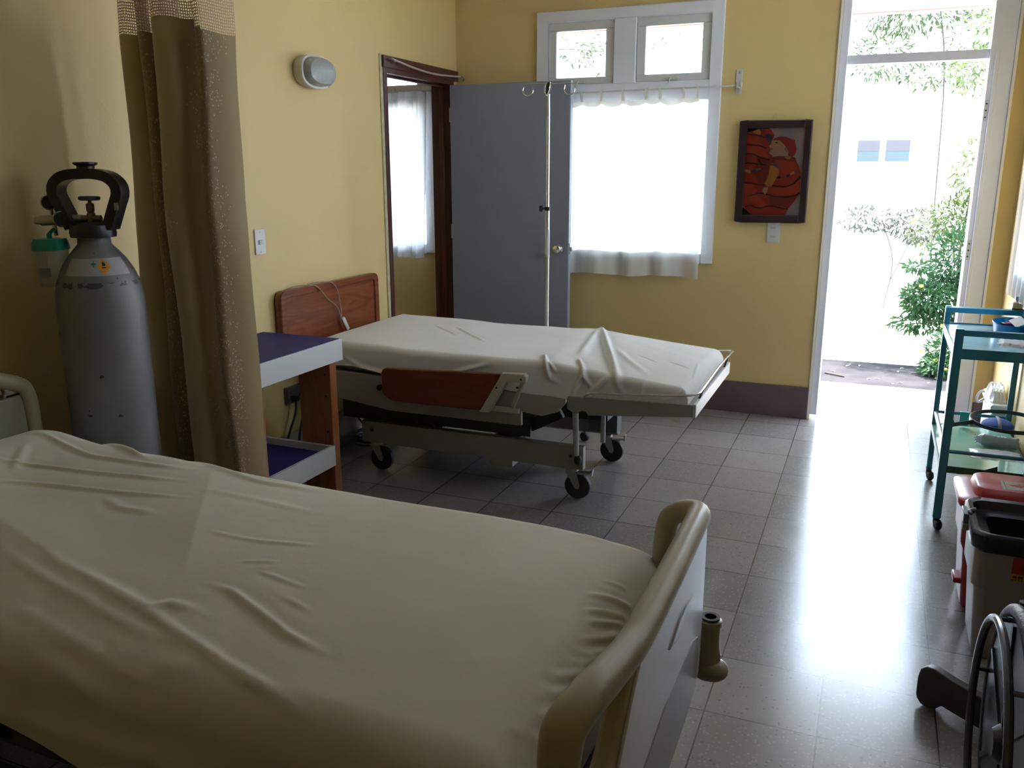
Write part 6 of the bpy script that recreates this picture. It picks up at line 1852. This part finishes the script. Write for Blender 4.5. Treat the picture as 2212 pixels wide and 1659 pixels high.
plant('garden_shrub', 'taller leafy green shrub with drooping branches behind the low shrub', 'shrub', (0.72, 7.7, 0),
      [(0.56, 7.75, 0.46, 0.30, 0.2, 0.20, 1.2), (0.42, 7.6, 0.50, 0.18, 0.16, 0.12, 0.55), (0.68, 7.80, 0.78, 0.28, 0.2, 0.26, 1.1), (0.42, 7.62, 0.28, 0.26, 0.12, 0.06, 0.35), (0.34, 7.6, 0.74, 0.10, 0.08, 0.03, 0.12), (0.85, 7.8, 0.5, 0.2, 0.2, 0.4, 0.6)], 4200, 0.062, 12, LEAF,
      [([(0.72, 7.7, -0.03), (0.70, 7.7, 0.4), (0.66, 7.7, 0.8)], 0.014), ([(0.72, 7.7, 0.1), (0.55, 7.65, 0.45)], 0.008)], 'shrubs in the garden', [(0.37, 7.5, 0.60), (0.55, 7.45, 0.30)])
plant('climbing_plant', 'tall sparse climber on upright stems behind the shrubs, seen through the outer doorway', 'climber', (0.75, 8.1, 0),
      [(0.70, 8.1, 1.1, 0.28, 0.15, 0.22, 0.9), (0.70, 8.1, 1.45, 0.20, 0.12, 0.3, 0.5), (0.80, 8.1, 1.95, 0.10, 0.1, 0.45, 0.6), (0.62, 8.1, 2.25, 0.22, 0.12, 0.18, 0.35), (0.50, 8.1, 1.0, 0.25, 0.12, 0.25, 0.25), (0.95, 8.1, 1.6, 0.12, 0.1, 0.6, 0.4), (0.80, 8.1, 2.6, 0.3, 0.12, 0.25, 0.4)], 4200, 0.05, 13, LEAF2,
      [([(0.80, 8.1, -0.03), (0.79, 8.1, 1.0), (0.80, 8.1, 2.0), (0.78, 8.1, 2.9)], 0.008), ([(0.70, 8.15, -0.03), (0.66, 8.12, 0.8), (0.72, 8.1, 1.6)], 0.010), ([(0.95, 8.1, -0.03), (0.93, 8.1, 1.2), (0.98, 8.1, 2.6)], 0.012)])
plant('garden_tree', 'pale leafy tree whose sparse twigs show through the transom of the outer door', 'tree', (-1.0, 9.6, 0),
      [(0.15, 9.4, 3.0, 0.55, 0.3, 0.30, 1.0), (-0.1, 9.4, 2.55, 0.3, 0.3, 0.25, 0.5), (0.9, 9.4, 2.8, 0.5, 0.3, 0.5, 0.8), (0.4, 9.4, 2.35, 0.35, 0.2, 0.12, 0.3)], 2600, 0.06, 14, TWIG,
      [([(0.55, 9.5, -0.03), (0.5, 9.45, 1.2), (0.45, 9.4, 2.4), (0.3, 9.4, 3.2)], 0.007)], 'trees beyond the walkway')
plant('garden_tree', 'tree with thin hanging twigs seen through the small upper window panes', 'tree', (-3.0, 9.5, 0),
      [(-3.15, 9.3, 2.80, 0.30, 0.3, 0.24, 1.0), (-2.85, 9.3, 2.62, 0.2, 0.3, 0.2, 0.4), (-2.2, 9.3, 2.85, 0.25, 0.3, 0.16, 0.10)], 420, 0.06, 15, TWIG,
      [([(-3.9, 9.4, -0.03), (-3.95, 9.4, 1.5), (-3.9, 9.3, 2.6), (-3.6, 9.3, 3.6)], 0.04), ([(-3.9, 9.35, 2.6), (-3.4, 9.3, 2.75), (-2.8, 9.3, 2.7)], 0.005)], 'trees beyond the walkway')
plant('garden_bush', 'low grey-green bush in the sunlit garden, left in the outer doorway', 'bush', (0.0, 10.5, 0),
      [(-0.1, 10.5, 0.95, 0.28, 0.2, 0.14, 0.5), (0.42, 10.5, 0.88, 0.30, 0.2, 0.18, 1.0)], 1300, 0.06, 16, mat_leaf('grey_leaf', (0.018, 0.022, 0.019), (0.05, 0.055, 0.045)),
      [([(0.15, 10.5, -0.03), (0.2, 10.5, 0.5), (0.05, 10.5, 0.95)], 0.006), ([(0.2, 10.5, 0.3), (0.42, 10.5, 0.9)], 0.005)])
# white building across the garden
bd = thing('garden_building', 'low white building with dark windows across the sunlit garden', 'building', (0, 14.2, 0))
m = MB(); m.box(-6, 6, 14.0, 14.3, -0.03, 3.4)
obj('wall', m, mat('white_render', (0.80, 0.78, 0.74), rough=0.9), bd)
for x0_, x1_ in ((-0.36, -0.06), (0.02, 0.34), (1.18, 1.50), (2.0, 2.4)):
    m = MB(); m.box(x0_, x1_, 13.965, 14.0, 1.60, 1.90)
    wn_ = obj('window', m, mat('grey_far_window', (0.028, 0.025, 0.030), rough=0.5), bd)
    m = MB(); m.box(x0_, x1_, 13.955, 13.965, 1.60, 1.74); obj('pane', m, mat('teal_far_pane', (0.020, 0.036, 0.040), rough=0.4), wn_)
m = MB(); m.box(-6.3, 6.3, 13.7, 15, 3.4, 3.6); obj('roof', m, mat('grey_roof', (0.4, 0.38, 0.36), rough=0.8), bd)
# fallen leaves on the path
rs = random.Random(5)
base = None
for k in range(16):
    x, y = rs.uniform(-0.25, 0.55), rs.uniform(6.6, 7.25)
    if base is None:
        m = MB(); m._add([(0, 0, 0), (0.02, 0.008, 0.004), (0.04, 0, 0.001), (0.02, -0.008, 0.004)], [(0, 1, 2, 3)])
        base = obj('fallen_leaf', m, mat('dry_leaf', (0.45, 0.42, 0.34), rough=0.8), solid=0.0015); o = base
    else:
        o = base.copy(); COL.objects.link(o)
    o.location = (x, y, -0.0105); o.rotation_euler = (0, 0, rs.uniform(0, 6.28))
    tag(o, 'small dry leaf fallen on the grey path outside the door', 'leaf', 'dry leaves on the path')
m = MB(); m.tube([(-0.26, 6.80, -0.006), (-0.20, 6.76, -0.004), (-0.12, 6.72, -0.006)], 0.006, 6)
o = obj('fallen_twig', m, BARK); tag(o, 'thin dark twig lying on the grey path by the left door post', 'twig')
